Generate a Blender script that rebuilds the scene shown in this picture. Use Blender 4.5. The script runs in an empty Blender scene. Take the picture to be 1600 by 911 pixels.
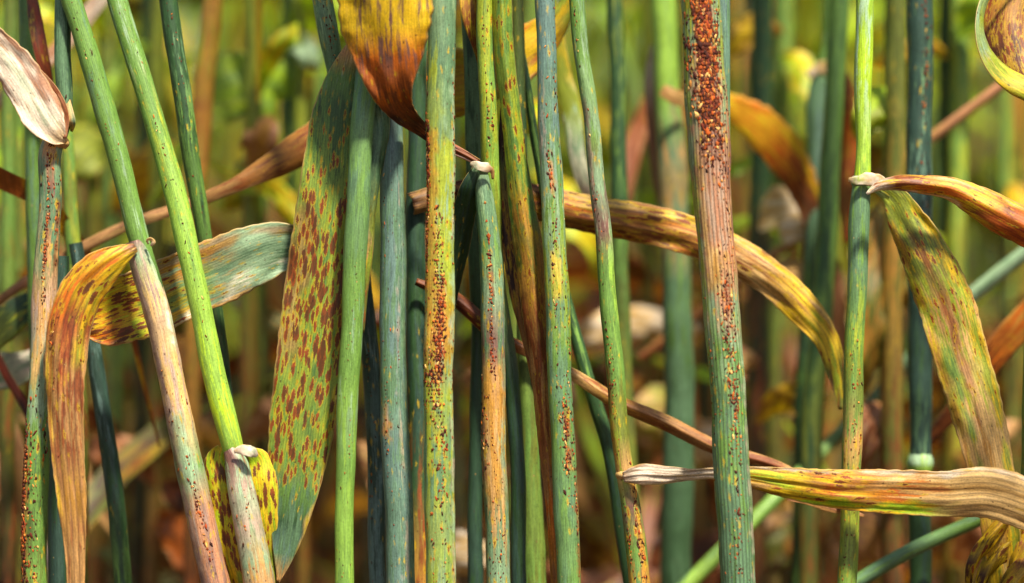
import bpy, math, random
import numpy as np
from mathutils import Vector
random.seed(7); RNG = np.random.default_rng(11)
SC = bpy.context.scene; COL = SC.collection

# ------------------------------------------------------------------ camera, sky, sun
F = 0.5            # metres to the plane of focus
EYE = 0.5          # camera height
KPX = 0.16/1600    # metres per photo pixel at the plane of focus
cd = bpy.data.cameras.new('camera'); cam = bpy.data.objects.new('camera', cd); COL.objects.link(cam)
cam.location = (0, -F, EYE); cam.rotation_euler = (math.radians(90), 0, 0)
cd.sensor_width = 36; cd.lens = 36*F/0.16; cd.clip_start = 0.02; cd.clip_end = 200
cd.dof.use_dof = True; cd.dof.focus_distance = F + 0.001; cd.dof.aperture_fstop = 10.0
SC.camera = cam
SUN_EL, SUN_ROT = math.radians(58), math.radians(154)
w = bpy.data.worlds.new("World"); SC.world = w; w.use_nodes = True
nt = w.node_tree; bg = nt.nodes['Background']
sky = nt.nodes.new('ShaderNodeTexSky'); sky.sky_type = 'NISHITA'; sky.sun_disc = False
sky.sun_elevation = SUN_EL; sky.sun_rotation = SUN_ROT; sky.air_density = 1.0; sky.dust_density = 2.0
nt.links.new(sky.outputs[0], bg.inputs[0]); bg.inputs[1].default_value = 0.075
sl = bpy.data.lights.new('sun', 'SUN'); sl.energy = 5.0; sl.angle = math.radians(5); sl.color = (1, .91, .74)
so = bpy.data.objects.new('sun', sl); COL.objects.link(so)
sd = Vector((math.sin(SUN_ROT)*math.cos(SUN_EL), math.cos(SUN_ROT)*math.cos(SUN_EL), math.sin(SUN_EL)))
so.location = sd*3 + Vector((0, 0, .5)); so.rotation_euler = (-sd).to_track_quat('-Z', 'Y').to_euler()
SC.view_settings.view_transform = 'Standard'; SC.view_settings.look = 'None'
SC.view_settings.exposure = 1.2; SC.view_settings.gamma = 1
SC.cycles.max_bounces = 8; SC.cycles.transmission_bounces = 4; SC.cycles.diffuse_bounces = 3
SC.cycles.caustics_reflective = False; SC.cycles.caustics_refractive = False

# ------------------------------------------------------------------ palette (albedo, linear)
def lin(r, g, b, k=0.72):
    f = lambda c: ((c/255+0.055)/1.055)**2.4 if c > 10 else c/255/12.92
    return np.array([f(r)*k, f(g)*k, f(b)*k])
PAL = dict(teal=lin(98,134,96), green=lin(110,150,64), bright=lin(150,190,70), dgreen=lin(48,82,44),
    blue=lin(104,134,126), ygreen=lin(162,176,48), yellow=lin(240,200,24), ochre=lin(196,140,52),
    straw=lin(230,188,116), pale=lin(246,230,208,.8), tan=lin(200,150,88), brown=lin(148,78,34),
    dbrown=lin(74,36,18), red=lin(156,58,18), purple=lin(122,84,74), orange=lin(226,118,22),
    olive=lin(112,122,44), lime=lin(184,220,36), dteal=lin(48,76,64), mauve=lin(188,160,140),
    sage=lin(140,168,128), mint=lin(168,200,158), rose=lin(194,136,98))

# ------------------------------------------------------------------ materials
class NT:
    def __init__(s, m): s.t = m.node_tree; s.t.nodes.clear()
    def n(s, typ, **kw):
        x = s.t.nodes.new(typ)
        for k, v in kw.items(): setattr(x, k, v)
        return x
    def put(s, sock, v):
        if isinstance(v, bpy.types.NodeSocket): s.t.links.new(v, sock)
        elif v is not None: sock.default_value = v
    def math(s, op, a, b=None, c=None, clamp=False):
        x = s.n('ShaderNodeMath', operation=op, use_clamp=clamp)
        for i, v in enumerate((a, b, c)): s.put(x.inputs[i], v)
        return x.outputs[0]
    def mix(s, f, a, b, mode='MIX'):
        x = s.n('ShaderNodeMix', data_type='RGBA', blend_type=mode); x.clamp_factor = True
        s.put(x.inputs[0], f); s.put(x.inputs[6], a); s.put(x.inputs[7], b); return x.outputs[2]
    def attr(s, name):
        return s.n('ShaderNodeAttribute', attribute_name=name)
    def comb(s, x, y, z=0.0):
        c = s.n('ShaderNodeCombineXYZ')
        for i, v in enumerate((x, y, z)): s.put(c.inputs[i], v)
        return c.outputs[0]
    def noise(s, vec, scale=1.0, detail=3.0, rough=0.55, out=0):
        x = s.n('ShaderNodeTexNoise'); s.put(x.inputs['Vector'], vec)
        x.inputs['Scale'].default_value = scale; x.inputs['Detail'].default_value = detail; x.inputs['Roughness'].default_value = rough
        return x.outputs[out]
    def vor(s, vec, scale=1.0, rnd=1.0):
        x = s.n('ShaderNodeTexVoronoi'); s.put(x.inputs['Vector'], vec)
        x.inputs['Scale'].default_value = scale; x.inputs['Randomness'].default_value = rnd
        return x.outputs['Distance'], x.outputs['Color']
    def sstep(s, v, lo, hi, a=0.0, b=1.0):
        x = s.n('ShaderNodeMapRange', interpolation_type='SMOOTHSTEP')
        s.put(x.inputs['Value'], v); s.put(x.inputs['From Min'], lo); s.put(x.inputs['From Max'], hi)
        x.inputs['To Min'].default_value = a; x.inputs['To Max'].default_value = b
        return x.outputs[0]

def plant_material(name, translucent=0.0, rough=0.5, vein=0.42, lesion_u=0.62, lesion_v=0.2, spots=1.0, vs=0.55):
    m = bpy.data.materials.new(name); m.use_nodes = True; N = NT(m)
    uv = N.n('ShaderNodeUVMap', uv_map='UVMap').outputs[0]
    sp = N.n('ShaderNodeSeparateXYZ'); N.put(sp.inputs[0], uv); U, V = sp.outputs[0], sp.outputs[1]
    rnd = N.n('ShaderNodeObjectInfo').outputs['Random']
    Z = N.math('MULTIPLY', rnd, 37.0)
    da = N.n('ShaderNodeSeparateColor'); N.put(da.inputs[0], N.attr('data').outputs['Color'])
    mixa, rust, edge = da.outputs[0], da.outputs[1], da.outputs[2]
    t1, t2 = N.attr('tint').outputs['Color'], N.attr('tint2').outputs['Color']
    st = N.noise(N.comb(N.math('MULTIPLY', U, 1.0), N.math('MULTIPLY', V, 0.10), Z), 1.0, 6.0, 0.66)
    fine = N.noise(N.comb(N.math('MULTIPLY', U, 3.4), N.math('MULTIPLY', V, 0.30), Z), 1.0, 4.0, 0.65)
    grain = N.noise(N.comb(N.math('MULTIPLY', U, 4.5), N.math('MULTIPLY', V, 2.6), Z), 1.0, 3.0, 0.7)
    f = N.math('ADD', st, N.math('MULTIPLY', N.math('SUBTRACT', fine, 0.5), 0.35))
    f = N.math('ADD', f, N.math('MULTIPLY', N.math('SUBTRACT', mixa, 0.5), 0.62))
    col = N.mix(N.sstep(f, 0.44, 0.56), t1, t2)
    # veins: fine parallel lines
    s_ = N.math('SINE', N.math('MULTIPLY', N.math('ADD', U, N.math('MULTIPLY', fine, 0.10)), 2*math.pi/vein))
    ves = N.math('MULTIPLY_ADD', s_, 0.5, 0.5)
    col = N.mix(N.math('MULTIPLY', N.math('POWER', ves, 3.0), N.math('MULTIPLY', fine, vs)), col, N.mix(1.0, col, (0.35, 0.33, 0.30, 1), 'MULTIPLY'))
    br = N.math('ADD', N.math('MULTIPLY', fine, 1.5), N.math('MULTIPLY', grain, 1.0))
    br = N.math('MAXIMUM', N.math('MULTIPLY_ADD', br, 1.25, -0.54), 0.10)
    brc = N.n('ShaderNodeCombineColor')
    for i in range(3): N.put(brc.inputs[i], br)
    col = N.mix(1.0, col, brc.outputs[0], 'MULTIPLY')
    # rust lesions: stretched cells, brown-red centre with a yellow halo
    wx = N.math('MULTIPLY_ADD', grain, 0.9, N.math('MULTIPLY', U, lesion_u))
    wy = N.math('MULTIPLY_ADD', fine, 1.1, N.math('MULTIPLY', V, lesion_v))
    d, cc = N.vor(N.comb(wx, wy, Z), 1.0)
    cs = N.n('ShaderNodeSeparateColor'); N.put(cs.inputs[0], cc)
    thr = N.math('MULTIPLY', rust, N.math('MULTIPLY_ADD', cs.outputs[0], 0.62, 0.10))
    dd = N.math('SUBTRACT', d, thr)
    on = N.sstep(rust, 0.02, 0.08)
    halo = N.math('MULTIPLY', N.sstep(dd, 0.0, 0.20, 1.0, 0.0), on)
    core = N.math('MULTIPLY', N.sstep(dd, -0.07, 0.0, 1.0, 0.0), on)
    col = N.mix(N.math('MULTIPLY', halo, 0.7), col, tuple(PAL['yellow']*0.8)+(1,))
    lc = N.mix(cs.outputs[1], tuple(lin(112,50,22))+(1,), tuple(lin(176,66,20))+(1,))
    lc = N.mix(N.math('MULTIPLY', grain, 0.5), lc, tuple(PAL['brown']*0.8)+(1,))
    lc = N.mix(N.sstep(fine, .5, .7), lc, tuple(PAL['dbrown']*1.1)+(1,))
    lc = N.mix(N.sstep(dd, -0.40, -0.14, 0.7, 0.0), lc, tuple(PAL['dbrown']*.8)+(1,))
    col = N.mix(N.math('MULTIPLY', core, 0.94), col, lc)
    # small dark specks and pale waxy ones
    d2, c2 = N.vor(N.comb(N.math('MULTIPLY', U, 1.5), N.math('MULTIPLY', V, 0.75), N.math('ADD', Z, 3.0)), 1.0)
    s2 = N.n('ShaderNodeSeparateColor'); N.put(s2.inputs[0], c2)
    sk = N.math('MULTIPLY', N.sstep(N.math('ADD', d2, N.math('MULTIPLY', N.math('SUBTRACT', grain, .5), .3)), 0.10, 0.2, 1.0, 0.0), N.sstep(N.math('ADD', s2.outputs[0], N.math('MULTIPLY', rust, .5)), 0.80, 0.90))
    col = N.mix(N.math('MULTIPLY', sk, 0.75*spots), col, tuple(PAL['dbrown'])+(1,))
    sk2 = N.math('MULTIPLY', N.sstep(d2, 0.06, 0.13, 1.0, 0.0), N.sstep(s2.outputs[1], 0.90, 0.96))
    col = N.mix(N.math('MULTIPLY', sk2, 0.8*spots), col, tuple(PAL['straw'])+(1,))
    # pale margin (leaves carry edge = |side|)
    col = N.mix(N.sstep(edge, 0.93, 1.0, 0.0, 0.75), col, tuple(PAL['straw']*0.9)+(1,))
    h = N.math('ADD', N.math('MULTIPLY', ves, 0.16), N.math('ADD', N.math('MULTIPLY', grain, 0.5), N.math('MULTIPLY', core, 0.5)))
    bp = N.n('ShaderNodeBump'); bp.inputs['Strength'].default_value = 0.55; bp.inputs['Distance'].default_value = 0.00010
    N.put(bp.inputs['Height'], h)
    b = N.n('ShaderNodeBsdfPrincipled'); N.put(b.inputs['Base Color'], col)
    N.put(b.inputs['Roughness'], N.math('MULTIPLY_ADD', fine, 0.3, rough-0.12)); b.inputs['Specular IOR Level'].default_value = 0.45
    N.put(b.inputs['Normal'], bp.outputs[0])
    out = N.n('ShaderNodeOutputMaterial')
    if translucent:
        tr = N.n('ShaderNodeBsdfTranslucent'); N.put(tr.inputs['Color'], N.mix(0.35, col, N.mix(1.0, col, (1.6, 1.5, 0.5, 1), 'MULTIPLY')))
        ms = N.n('ShaderNodeMixShader'); ms.inputs[0].default_value = translucent
        N.put(ms.inputs[1], b.outputs[0]); N.put(ms.inputs[2], tr.outputs[0]); N.put(out.inputs[0], ms.outputs[0])
    else: N.put(out.inputs[0], b.outputs[0])
    return m
M_STEM = plant_material('stem_skin', 0.0, 0.46, 0.30, 1.1, 0.35)
M_RIB = plant_material('ribbed_dry_sheath', 0.0, 0.55, 0.62, 1.1, 0.3, 1.0, 1.9)
M_LEAF = plant_material('leaf_blade', 0.30, 0.5, 0.40, 1.6, 0.42)
M_DRY = plant_material('dry_leaf_blade', 0.28, 0.55, 0.85, 1.3, 0.36, 1.0, 1.3)
M_FAR = plant_material('far_leaf', 0.45, 0.5, 0.9, 0.3, 0.08, 0.3)

def membrane_material():
    m = bpy.data.materials.new('papery_membrane'); m.use_nodes = True; N = NT(m)
    tc = N.n('ShaderNodeTexCoord'); n = N.noise(tc.outputs['Object'], 900.0, 4.0)
    col = N.mix(N.sstep(n, .35, .75), N.attr('tint').outputs['Color'], N.attr('tint2').outputs['Color'])
    b = N.n('ShaderNodeBsdfPrincipled'); N.put(b.inputs['Base Color'], col); b.inputs['Roughness'].default_value = 0.55
    tr = N.n('ShaderNodeBsdfTranslucent'); N.put(tr.inputs['Color'], col)
    ms = N.n('ShaderNodeMixShader'); ms.inputs[0].default_value = .35
    N.put(ms.inputs[1], b.outputs[0]); N.put(ms.inputs[2], tr.outputs[0])
    o = N.n('ShaderNodeOutputMaterial'); N.put(o.inputs[0], ms.outputs[0]); return m
M_PAPER = membrane_material()

def rust_material():
    m = bpy.data.materials.new('rust_pustule'); m.use_nodes = True; N = NT(m)
    g = N.n('ShaderNodeNewGeometry'); tc = N.n('ShaderNodeTexCoord')
    n = N.noise(tc.outputs['Object'], 6000.0, 3.0)
    col = N.mix(n, N.attr('tint').outputs['Color'], N.mix(1.0, N.attr('tint').outputs['Color'], (1.7, 1.5, 1.2, 1), 'MULTIPLY'))
    b = N.n('ShaderNodeBsdfPrincipled'); N.put(b.inputs['Base Color'], col); b.inputs['Roughness'].default_value = 0.8
    b.inputs['Specular IOR Level'].default_value = 0.3
    bp = N.n('ShaderNodeBump'); bp.inputs['Distance'].default_value = 0.00008; N.put(bp.inputs['Height'], n); N.put(b.inputs['Normal'], bp.outputs[0])
    o = N.n('ShaderNodeOutputMaterial'); N.put(o.inputs[0], b.outputs[0]); return m
M_RUST = rust_material()

# ------------------------------------------------------------------ mesh plumbing
def mesh_from(name, V, Fc, mat, uv=None, tint=None, tint2=None, data=None, smooth=True):
    me = bpy.data.meshes.new(name); V = np.asarray(V, dtype=np.float32)
    Fc = np.asarray(Fc, dtype=np.int32); k = Fc.shape[1]
    me.vertices.add(len(V)); me.vertices.foreach_set('co', V.ravel())
    me.loops.add(Fc.size); me.loops.foreach_set('vertex_index', Fc.ravel())
    me.polygons.add(len(Fc)); me.polygons.foreach_set('loop_start', np.arange(0, Fc.size, k, dtype=np.int32))
    me.polygons.foreach_set('use_smooth', np.full(len(Fc), smooth))
    me.update(calc_edges=True)
    if uv is not None:
        l = me.uv_layers.new(name='UVMap'); l.data.foreach_set('uv', np.asarray(uv, dtype=np.float32)[Fc.ravel()].ravel())
    for nm, a in (('tint', tint), ('tint2', tint2), ('data', data)):
        if a is not None:
            at = me.attributes.new(nm, 'FLOAT_COLOR', 'POINT')
            at.data.foreach_set('color', np.c_[a, np.ones(len(a))].astype(np.float32).ravel())
    me.materials.append(mat); return me

def link(name, me, parent=None, loc=None):
    o = bpy.data.objects.new(name, me); COL.objects.link(o)
    if parent is not None: o.parent = parent
    if loc is not None: o.location = loc
    return o

def thing(name, label, cat, loc=(0, 0, 0), group=None):
    o = bpy.data.objects.new(name, None); COL.objects.link(o); o.location = loc; o.empty_display_size = 0.01
    o['label'] = label; o['category'] = cat
    if group: o['group'] = group
    return o

def px(x, y, dy):
    """a point of the photograph at dy millimetres behind the plane of focus -> world"""
    d = dy*0.001; s = KPX*(F+d)/F
    return np.array([(x-800)*s, d, EYE-(y-455.5)*s])

def smooth_chain(P, seg_n):
    """P: (k,c) control rows; Catmull-Rom with chord lengths on all channels"""
    P = np.asarray(P, float); k = len(P)
    if k == 2: seg = lambda i, t: P[0]*(1-t)+P[1]*t
    L = np.maximum(np.linalg.norm(np.diff(P[:, :3], axis=0), axis=1), 1e-6)
    T = np.zeros_like(P)
    for i in range(k):
        if i == 0: T[i] = (P[1]-P[0])/L[0]
        elif i == k-1: T[i] = (P[-1]-P[-2])/L[-1]
        else: T[i] = ((P[i]-P[i-1])/L[i-1]*L[i] + (P[i+1]-P[i])/L[i]*L[i-1])/(L[i-1]+L[i])
    out = []
    for i in range(k-1):
        n = seg_n[i]; t = np.linspace(0, 1, n, endpoint=(i == k-2))[:, None]
        h00 = 2*t**3-3*t**2+1; h10 = t**3-2*t**2+t; h01 = -2*t**3+3*t**2; h11 = t**3-t**2
        q = h00*P[i]+h10*L[i]*T[i]+h01*P[i+1]+h11*L[i]*T[i+1]
        q[:, 3:] = (P[i]*(1-t)+P[i+1]*t)[:, 3:] if q.shape[1] > 4 else q[:, 3:]
        q[:, 3] = (h00*P[i]+h10*L[i]*T[i]+h01*P[i+1]+h11*L[i]*T[i+1])[:, 3]
        out.append(q)
    return np.concatenate(out)

def rows(pts):
    """control tuples (px,py,dy,w,tint,tint2,mix,rust[,roll]) -> numeric rows; missing fields carry over"""
    R = []; last = ['green', 'teal', .4, 0, 0]
    for p in pts:
        ex = list(p[4:]); cur = [ex[i] if i < len(ex) and ex[i] is not None else last[i] for i in range(5)]
        if len(ex) < 5: cur[4] = last[4]
        last = cur
        q = px(*p[:3]); wd = p[3]*KPX*(F+p[2]*.001)/F
        c = lambda s: PAL[s] if isinstance(s, str) else np.asarray(s)
        R.append(np.concatenate([q, [wd], c(cur[0]), c(cur[1]), [cur[2], cur[3], math.radians(cur[4])]]))
    return np.array(R)

def wob(x, y, s):
    return (np.sin(x*1.7+s)+np.sin(x*3.9+y*2.3+s*1.7)+np.sin(y*4.1-x*6.1+s*2.9)*.7+np.sin(x*11.3+y*5.7+s*.7)*.45)/3.1

class Organ: pass

def photo_y(C): return 455.5-(C[:, 2]-EYE)/(KPX*(F+C[:, 1])/F)

def tube(name, R, mat, parent, step=0.6, coarse=12, na=22, rib=0.0, nrib=14, rough=0.02, cap=True, seed=0, paint=()):
    seg = np.linalg.norm(np.diff(R[:, :3], axis=0), axis=1)*1000
    sn = []
    for i in range(len(seg)):
        z = (R[i, 2], R[i+1, 2]); inside = min(z) < EYE+0.055 and max(z) > EYE-0.055
        sn.append(max(2, int(seg[i]/(step if inside else coarse))+1))
    Q = smooth_chain(R, sn); n = len(Q); C = Q[:, :3]
    if len(R) > 8:      # a living stalk is never quite straight
        zz = C[:, 2]*100; C[:, 0] += .00012*(np.sin(zz*1.3+seed*2.1)+.6*np.sin(zz*3.1+seed))
        Q[:, 3] *= 1+.025*np.sin(zz*2.3+seed*3)+.015*np.sin(zz*7.1+seed)
    T = np.gradient(C, axis=0); T /= np.linalg.norm(T, axis=1)[:, None]
    Vw = np.array([0, -1.0, 0]); S = np.cross(T, Vw); S /= np.linalg.norm(S, axis=1)[:, None]   # sideways
    Nn = np.cross(S, T)
    Nn *= np.sign(Nn[:, 1:2]*-1+1e-9)
    S = np.where((S[:, :1] < 0) & (np.abs(S[:, :1]) > .2), -S, S)
    v = np.concatenate([[0], np.cumsum(np.linalg.norm(np.diff(C, axis=0), axis=1))])*1000
    th = np.linspace(-math.pi, math.pi, na+1)
    r = np.maximum(Q[:, 3], 1e-5)/2
    TH, VV = np.meshgrid(th, v)
    rr = r[:, None]*(1+rib*np.sin(TH*nrib)+rough*wob(TH*2+0*VV, VV*.45, seed)*np.cos(TH/2)**.5)
    rr[:, -1] = rr[:, 0]
    P = C[:, None, :]+rr[..., None]*(np.sin(TH)[..., None]*S[:, None, :]+np.cos(TH)[..., None]*Nn[:, None, :])
    uv = np.stack([TH*r[:, None]*1000, VV], -1).reshape(-1, 2)
    m = na+1
    idx = np.arange(n*m).reshape(n, m)
    Fq = np.stack([idx[:-1, :-1], idx[:-1, 1:], idx[1:, 1:], idx[1:, :-1]], -1).reshape(-1, 4)
    rep = lambda a: np.repeat(a[:, None, :], m, 1).reshape(-1, a.shape[1])
    dat = np.stack([np.repeat(Q[:, 10], m), np.repeat(Q[:, 11], m), np.zeros(n*m)], -1)
    off = np.array(parent.location) if parent is not None else 0
    A1, A2 = rep(Q[:, 4:7]), rep(Q[:, 7:10])
    PY = np.repeat(photo_y(C), m); SN = np.sin(TH).ravel(); fr = (np.cos(TH) > -.2).ravel()
    wb = wob(VV.ravel()*.5, SN*2, seed+9)
    for (y0, y1, s0, sw, c1, c2, k) in paint:      # colour patches along the stalk: stains, plus edge highlights put into the colour
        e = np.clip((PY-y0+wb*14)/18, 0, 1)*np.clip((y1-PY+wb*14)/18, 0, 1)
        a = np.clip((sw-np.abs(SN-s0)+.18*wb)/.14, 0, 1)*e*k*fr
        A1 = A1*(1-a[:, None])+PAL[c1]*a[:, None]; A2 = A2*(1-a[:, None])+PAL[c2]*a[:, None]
    me = mesh_from(name, P.reshape(-1, 3)-off, Fq, mat, uv, A1, A2, dat)
    o = link(name, me, parent)
    g = Organ(); g.C, g.r, g.S, g.N, g.T, g.o, g.parent, g.v = C, r, S, Nn, T, o, parent, v
    return g

def blade(name, R, parent, mat=None, step=0.6, nu=17, cup=0.12, wave=0.25, seed=0, ragged=0.035, thick=True, wfreq=.055, fold=0, pleat=0.0, paint=()):
    mat = mat or M_LEAF
    seg = np.linalg.norm(np.diff(R[:, :3], axis=0), axis=1)*1000
    Q = smooth_chain(R, [max(3, int(s/step)+1) for s in seg]); n = len(Q); C = Q[:, :3]
    T = np.gradient(C, axis=0); T /= np.linalg.norm(T, axis=1)[:, None]+1e-12
    Vw = np.array([0, -1.0, 0]); S = np.cross(T, Vw)
    for i in range(n):
        l = np.linalg.norm(S[i]); S[i] = S[i]/l if l > .15 else (S[i-1] if i else np.array([1., 0, 0]))
    Nn = np.cross(S, T)
    a = Q[:, 12][:, None]; S2 = S*np.cos(a)+Nn*np.sin(a); N2 = Nn*np.cos(a)-S*np.sin(a)
    v = np.concatenate([[0], np.cumsum(np.linalg.norm(np.diff(C, axis=0), axis=1))])*1000
    s = np.linspace(-1, 1, nu); w_ = np.maximum(Q[:, 3], 2e-5)/2
    SS, VV = np.meshgrid(s, v)
    rg = 1+ragged*wob(VV*.55+np.sign(SS)*3, VV*.13, seed)
    lat = SS*w_[:, None]*rg
    dep = (cup*(SS**2-.35)+fold*(np.abs(SS)-.5))*w_[:, None]*-1
    dep = dep+wave*.001*np.minimum(1, w_[:, None]/.003)*wob(VV*wfreq, SS*1.3, seed+5)*(.35+SS**2)
    dep = dep+.00003*wob(SS*9, VV*.05, seed)+pleat*.001*(np.sin(SS*7.5+.035*VV+seed+wob(VV*.05, SS, seed))+.6*np.sin(SS*17-.05*VV+seed*2)*wob(VV*.04, SS*2, seed+3)*1.5)*np.minimum(1, w_[:, None]/.0025)
    P = C[:, None, :]+lat[..., None]*S2[:, None, :]+dep[..., None]*N2[:, None, :]
    uv = np.stack([lat*1000, VV], -1).reshape(-1, 2)
    idx = np.arange(n*nu).reshape(n, nu)
    Fq = np.stack([idx[:-1, :-1], idx[:-1, 1:], idx[1:, 1:], idx[1:, :-1]], -1).reshape(-1, 4)
    rep = lambda x: np.repeat(x[:, None, :], nu, 1).reshape(-1, x.shape[1])
    dat = np.stack([np.repeat(Q[:, 10], nu), np.repeat(Q[:, 11], nu), np.abs(SS).ravel()], -1)
    off = np.array(parent.location) if parent is not None else 0
    A1, A2 = rep(Q[:, 4:7]), rep(Q[:, 7:10]); FR = (VV/v[-1]).ravel(); SN = SS.ravel(); wb = wob(VV.ravel()*.16, SN*1.6, seed+9)
    for (f0, f1, s0, sw, c1, c2, k) in paint:
        e = np.clip((FR-f0+wb*.02)/.04, 0, 1)*np.clip((f1-FR+wb*.02)/.04, 0, 1)
        a = np.clip((sw-np.abs(SN-s0)+.22*wb)/.18, 0, 1)*e*k
        A1 = A1*(1-a[:, None])+PAL[c1]*a[:, None]; A2 = A2*(1-a[:, None])+PAL[c2]*a[:, None]
    me = mesh_from(name, P.reshape(-1, 3)-off, Fq, mat, uv, A1, A2, dat)
    o = link(name, me, parent)
    if thick:
        md = o.modifiers.new('thickness', 'SOLIDIFY'); md.thickness = 0.00016; md.offset = 0
    g = Organ(); g.C, g.r, g.S, g.N, g.T, g.o, g.parent, g.v = C, w_, S2, N2, T, o, parent, v
    return g

t_ = (1+5**.5)/2
ICO_V = np.array([(-1,t_,0),(1,t_,0),(-1,-t_,0),(1,-t_,0),(0,-1,t_),(0,1,t_),(0,-1,-t_),(0,1,-t_),(t_,0,-1),(t_,0,1),(-t_,0,-1),(-t_,0,1)])/math.sqrt(1+t_*t_)
ICO_F = np.array([(0,11,5),(0,5,1),(0,1,7),(0,7,10),(0,10,11),(1,5,9),(5,11,4),(11,10,2),(10,7,6),(7,1,8),(3,9,4),(3,4,2),(3,2,6),(3,6,8),(3,8,9),(4,9,5),(2,4,11),(6,2,10),(8,6,7),(9,8,1)])
def sub_ico():
    V = [tuple(v) for v in ICO_V]; Fn = []; c = {}
    def mid(a, b):
        k = (min(a, b), max(a, b))
        if k not in c:
            m = (np.array(V[a])+np.array(V[b])); m /= np.linalg.norm(m); c[k] = len(V); V.append(tuple(m))
        return c[k]
    for a, b, d in ICO_F:
        x, y, z = mid(a, b), mid(b, d), mid(d, a); Fn += [(a, x, z), (b, y, x), (d, z, y), (x, y, z)]
    return np.array(V), np.array(Fn)
SV, SF = sub_ico()
RC = [lin(110,46,18), lin(78,32,14), lin(160,80,30), lin(170,66,18), lin(190,84,22), lin(206,108,34), lin(128,46,16), lin(196,96,28), lin(92,34,14), lin(222,148,70), lin(70,20,8), lin(104,30,10), lin(84,26,12)]
def pustules(g, regions, flat=False, name='rust_pustules'):
    """regions: (y0,y1,s_centre,s_spread,count,size_mm) ; s = sin of the angle round the stem (or side of the blade)"""
    AV, AF, AC = [], [], []; nvt = 0
    Cy = 455.5-(g.C[:, 2]-EYE)/(KPX*(F+g.C[:, 1])/F)
    for (y0, y1, sc, ss, cnt, sz) in regions:
        ii = np.where((Cy >= min(y0, y1)) & (Cy <= max(y0, y1)))[0]
        if not len(ii): continue
        cnt = int(cnt*2.0); nc = max(1, cnt//8); ctr = [(int(random.choice(ii)), random.gauss(sc, ss)) for _ in range(nc)]
        for k in range(cnt):
            if random.random() < .86:
                ci, cs_ = random.choice(ctr); i = int(ci+random.gauss(0, 7)); s = cs_+random.gauss(0, .055)
                if i < 0 or i >= len(g.C): continue
            else: i = int(random.choice(ii)); s = random.gauss(sc, ss)
            r = g.r[i]
            if flat: s = max(-.95, min(.95, s)); p = g.C[i]+g.S[i]*s*r+g.N[i]*0.0001; nor = g.N[i]; side = g.S[i]
            else:
                a = math.asin(max(-.97, min(.97, s))); nor = math.sin(a)*g.S[i]+math.cos(a)*g.N[i]; side = math.cos(a)*g.S[i]-math.sin(a)*g.N[i]
                p = g.C[i]+nor*r
            q = sz*.001*.27*min(1.7, random.lognormvariate(0, .38))
            sx, sy, sz_ = q*random.uniform(.7, 1.15), q*random.uniform(1.0, 3.0), q*random.uniform(.3, .62)
            vv = SV*(1+RNG.normal(0, .22, (len(SV), 1)))
            an = random.gauss(0, .35); t2 = g.T[i]*math.cos(an)+side*math.sin(an); s2 = side*math.cos(an)-g.T[i]*math.sin(an)
            AV.append(p+nor*sz_*.1+vv[:, :1]*sx*s2+vv[:, 1:2]*sy*t2+vv[:, 2:]*sz_*nor)
            AF.append(SF+nvt); nvt += len(SV)
            c = random.choice(RC)*random.uniform(.3, .95)*np.array([.92, 1.0, .95])
            if random.random() < .05: c = PAL['straw']*.8
            AC.append(np.repeat(c[None], len(SV), 0))
    if not AV: return
    off = np.array(g.parent.location)
    me = mesh_from(name, np.concatenate(AV)-off, np.concatenate(AF), M_RUST, tint=np.concatenate(AC))
    o = link(name, me, g.parent); o['kind'] = 'stuff'; return o

def ground_rows(pts, up=True, down=True):
    """rows for a whole stalk: carried on above the frame and down to the soil"""
    R = list(rows(pts))
    if R[0][2] < R[-1][2]: R = R[::-1]
    R = [r.copy() for r in R]
    if up:
        a, b = R[0], R[1]; d = (a[:3]-b[:3]); d /= d[2]
        for h in (.05, .12, .19):
            q = a.copy(); q[:3] = a[:3]+np.array([d[0]*h*.8, d[1]*h*.8, h]); q[3] = a[3]*(1-h*1.3); q[11] *= .6; R.insert(0, q)
    if down:
        a, b = R[-1], R[-2]; d = (b[:3]-a[:3]); d /= d[2]; H = a[2]
        for f_, s_ in ((.25, .23), (.6, .42), (1.0, .5)):
            q = a.copy(); q[:3] = a[:3]+np.array([-d[0]*H*s_, -d[1]*H*s_, -H*f_]); q[4:7] = PAL['tan'] if f_ > .5 else q[4:7]; q[11] *= .5
            R.append(q)
    return np.array(R)

STALKS = {}
def stalk(label, pts, group=None, up=True, down=True, part='stem', mat=None, name='wheat_stalk', **kw):
    R = ground_rows(pts, up, down); base = R[-1][:3].copy()
    t = thing(name, label, 'wheat stalk', tuple(base), group or 'wheat stalks')
    g = tube(part, R, mat or M_STEM, t, seed=len(STALKS)*1.3, **kw); g.thing = t
    STALKS[label] = g; return g

def node_ring(g_parent, x, y, dy, w, h, c1='sage', c2='pale', name='node', lean=0.0):
    """the swollen joint: a short barrel round the stem"""
    prof = [(-.5, 1.0), (-.38, 1.1), (-.2, 1.22), (0, 1.26), (.18, 1.2), (.36, 1.08), (.5, .98)]
    pts = [(x+lean*f*h, y+f*h, dy, w*k, c1 if f < .1 else c2, c2, .35, 0) for f, k in prof]
    return tube(name, rows(pts), M_PAPER if c1 == 'pale' else M_STEM, g_parent, step=.25, na=20, rough=.02)

def collar_flap(parent, pts, name='ligule', **kw):
    return blade(name, rows(pts), parent, mat=M_PAPER, step=.2, nu=13, cup=.15, wave=.35, ragged=.22, wfreq=.4, **kw)

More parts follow.
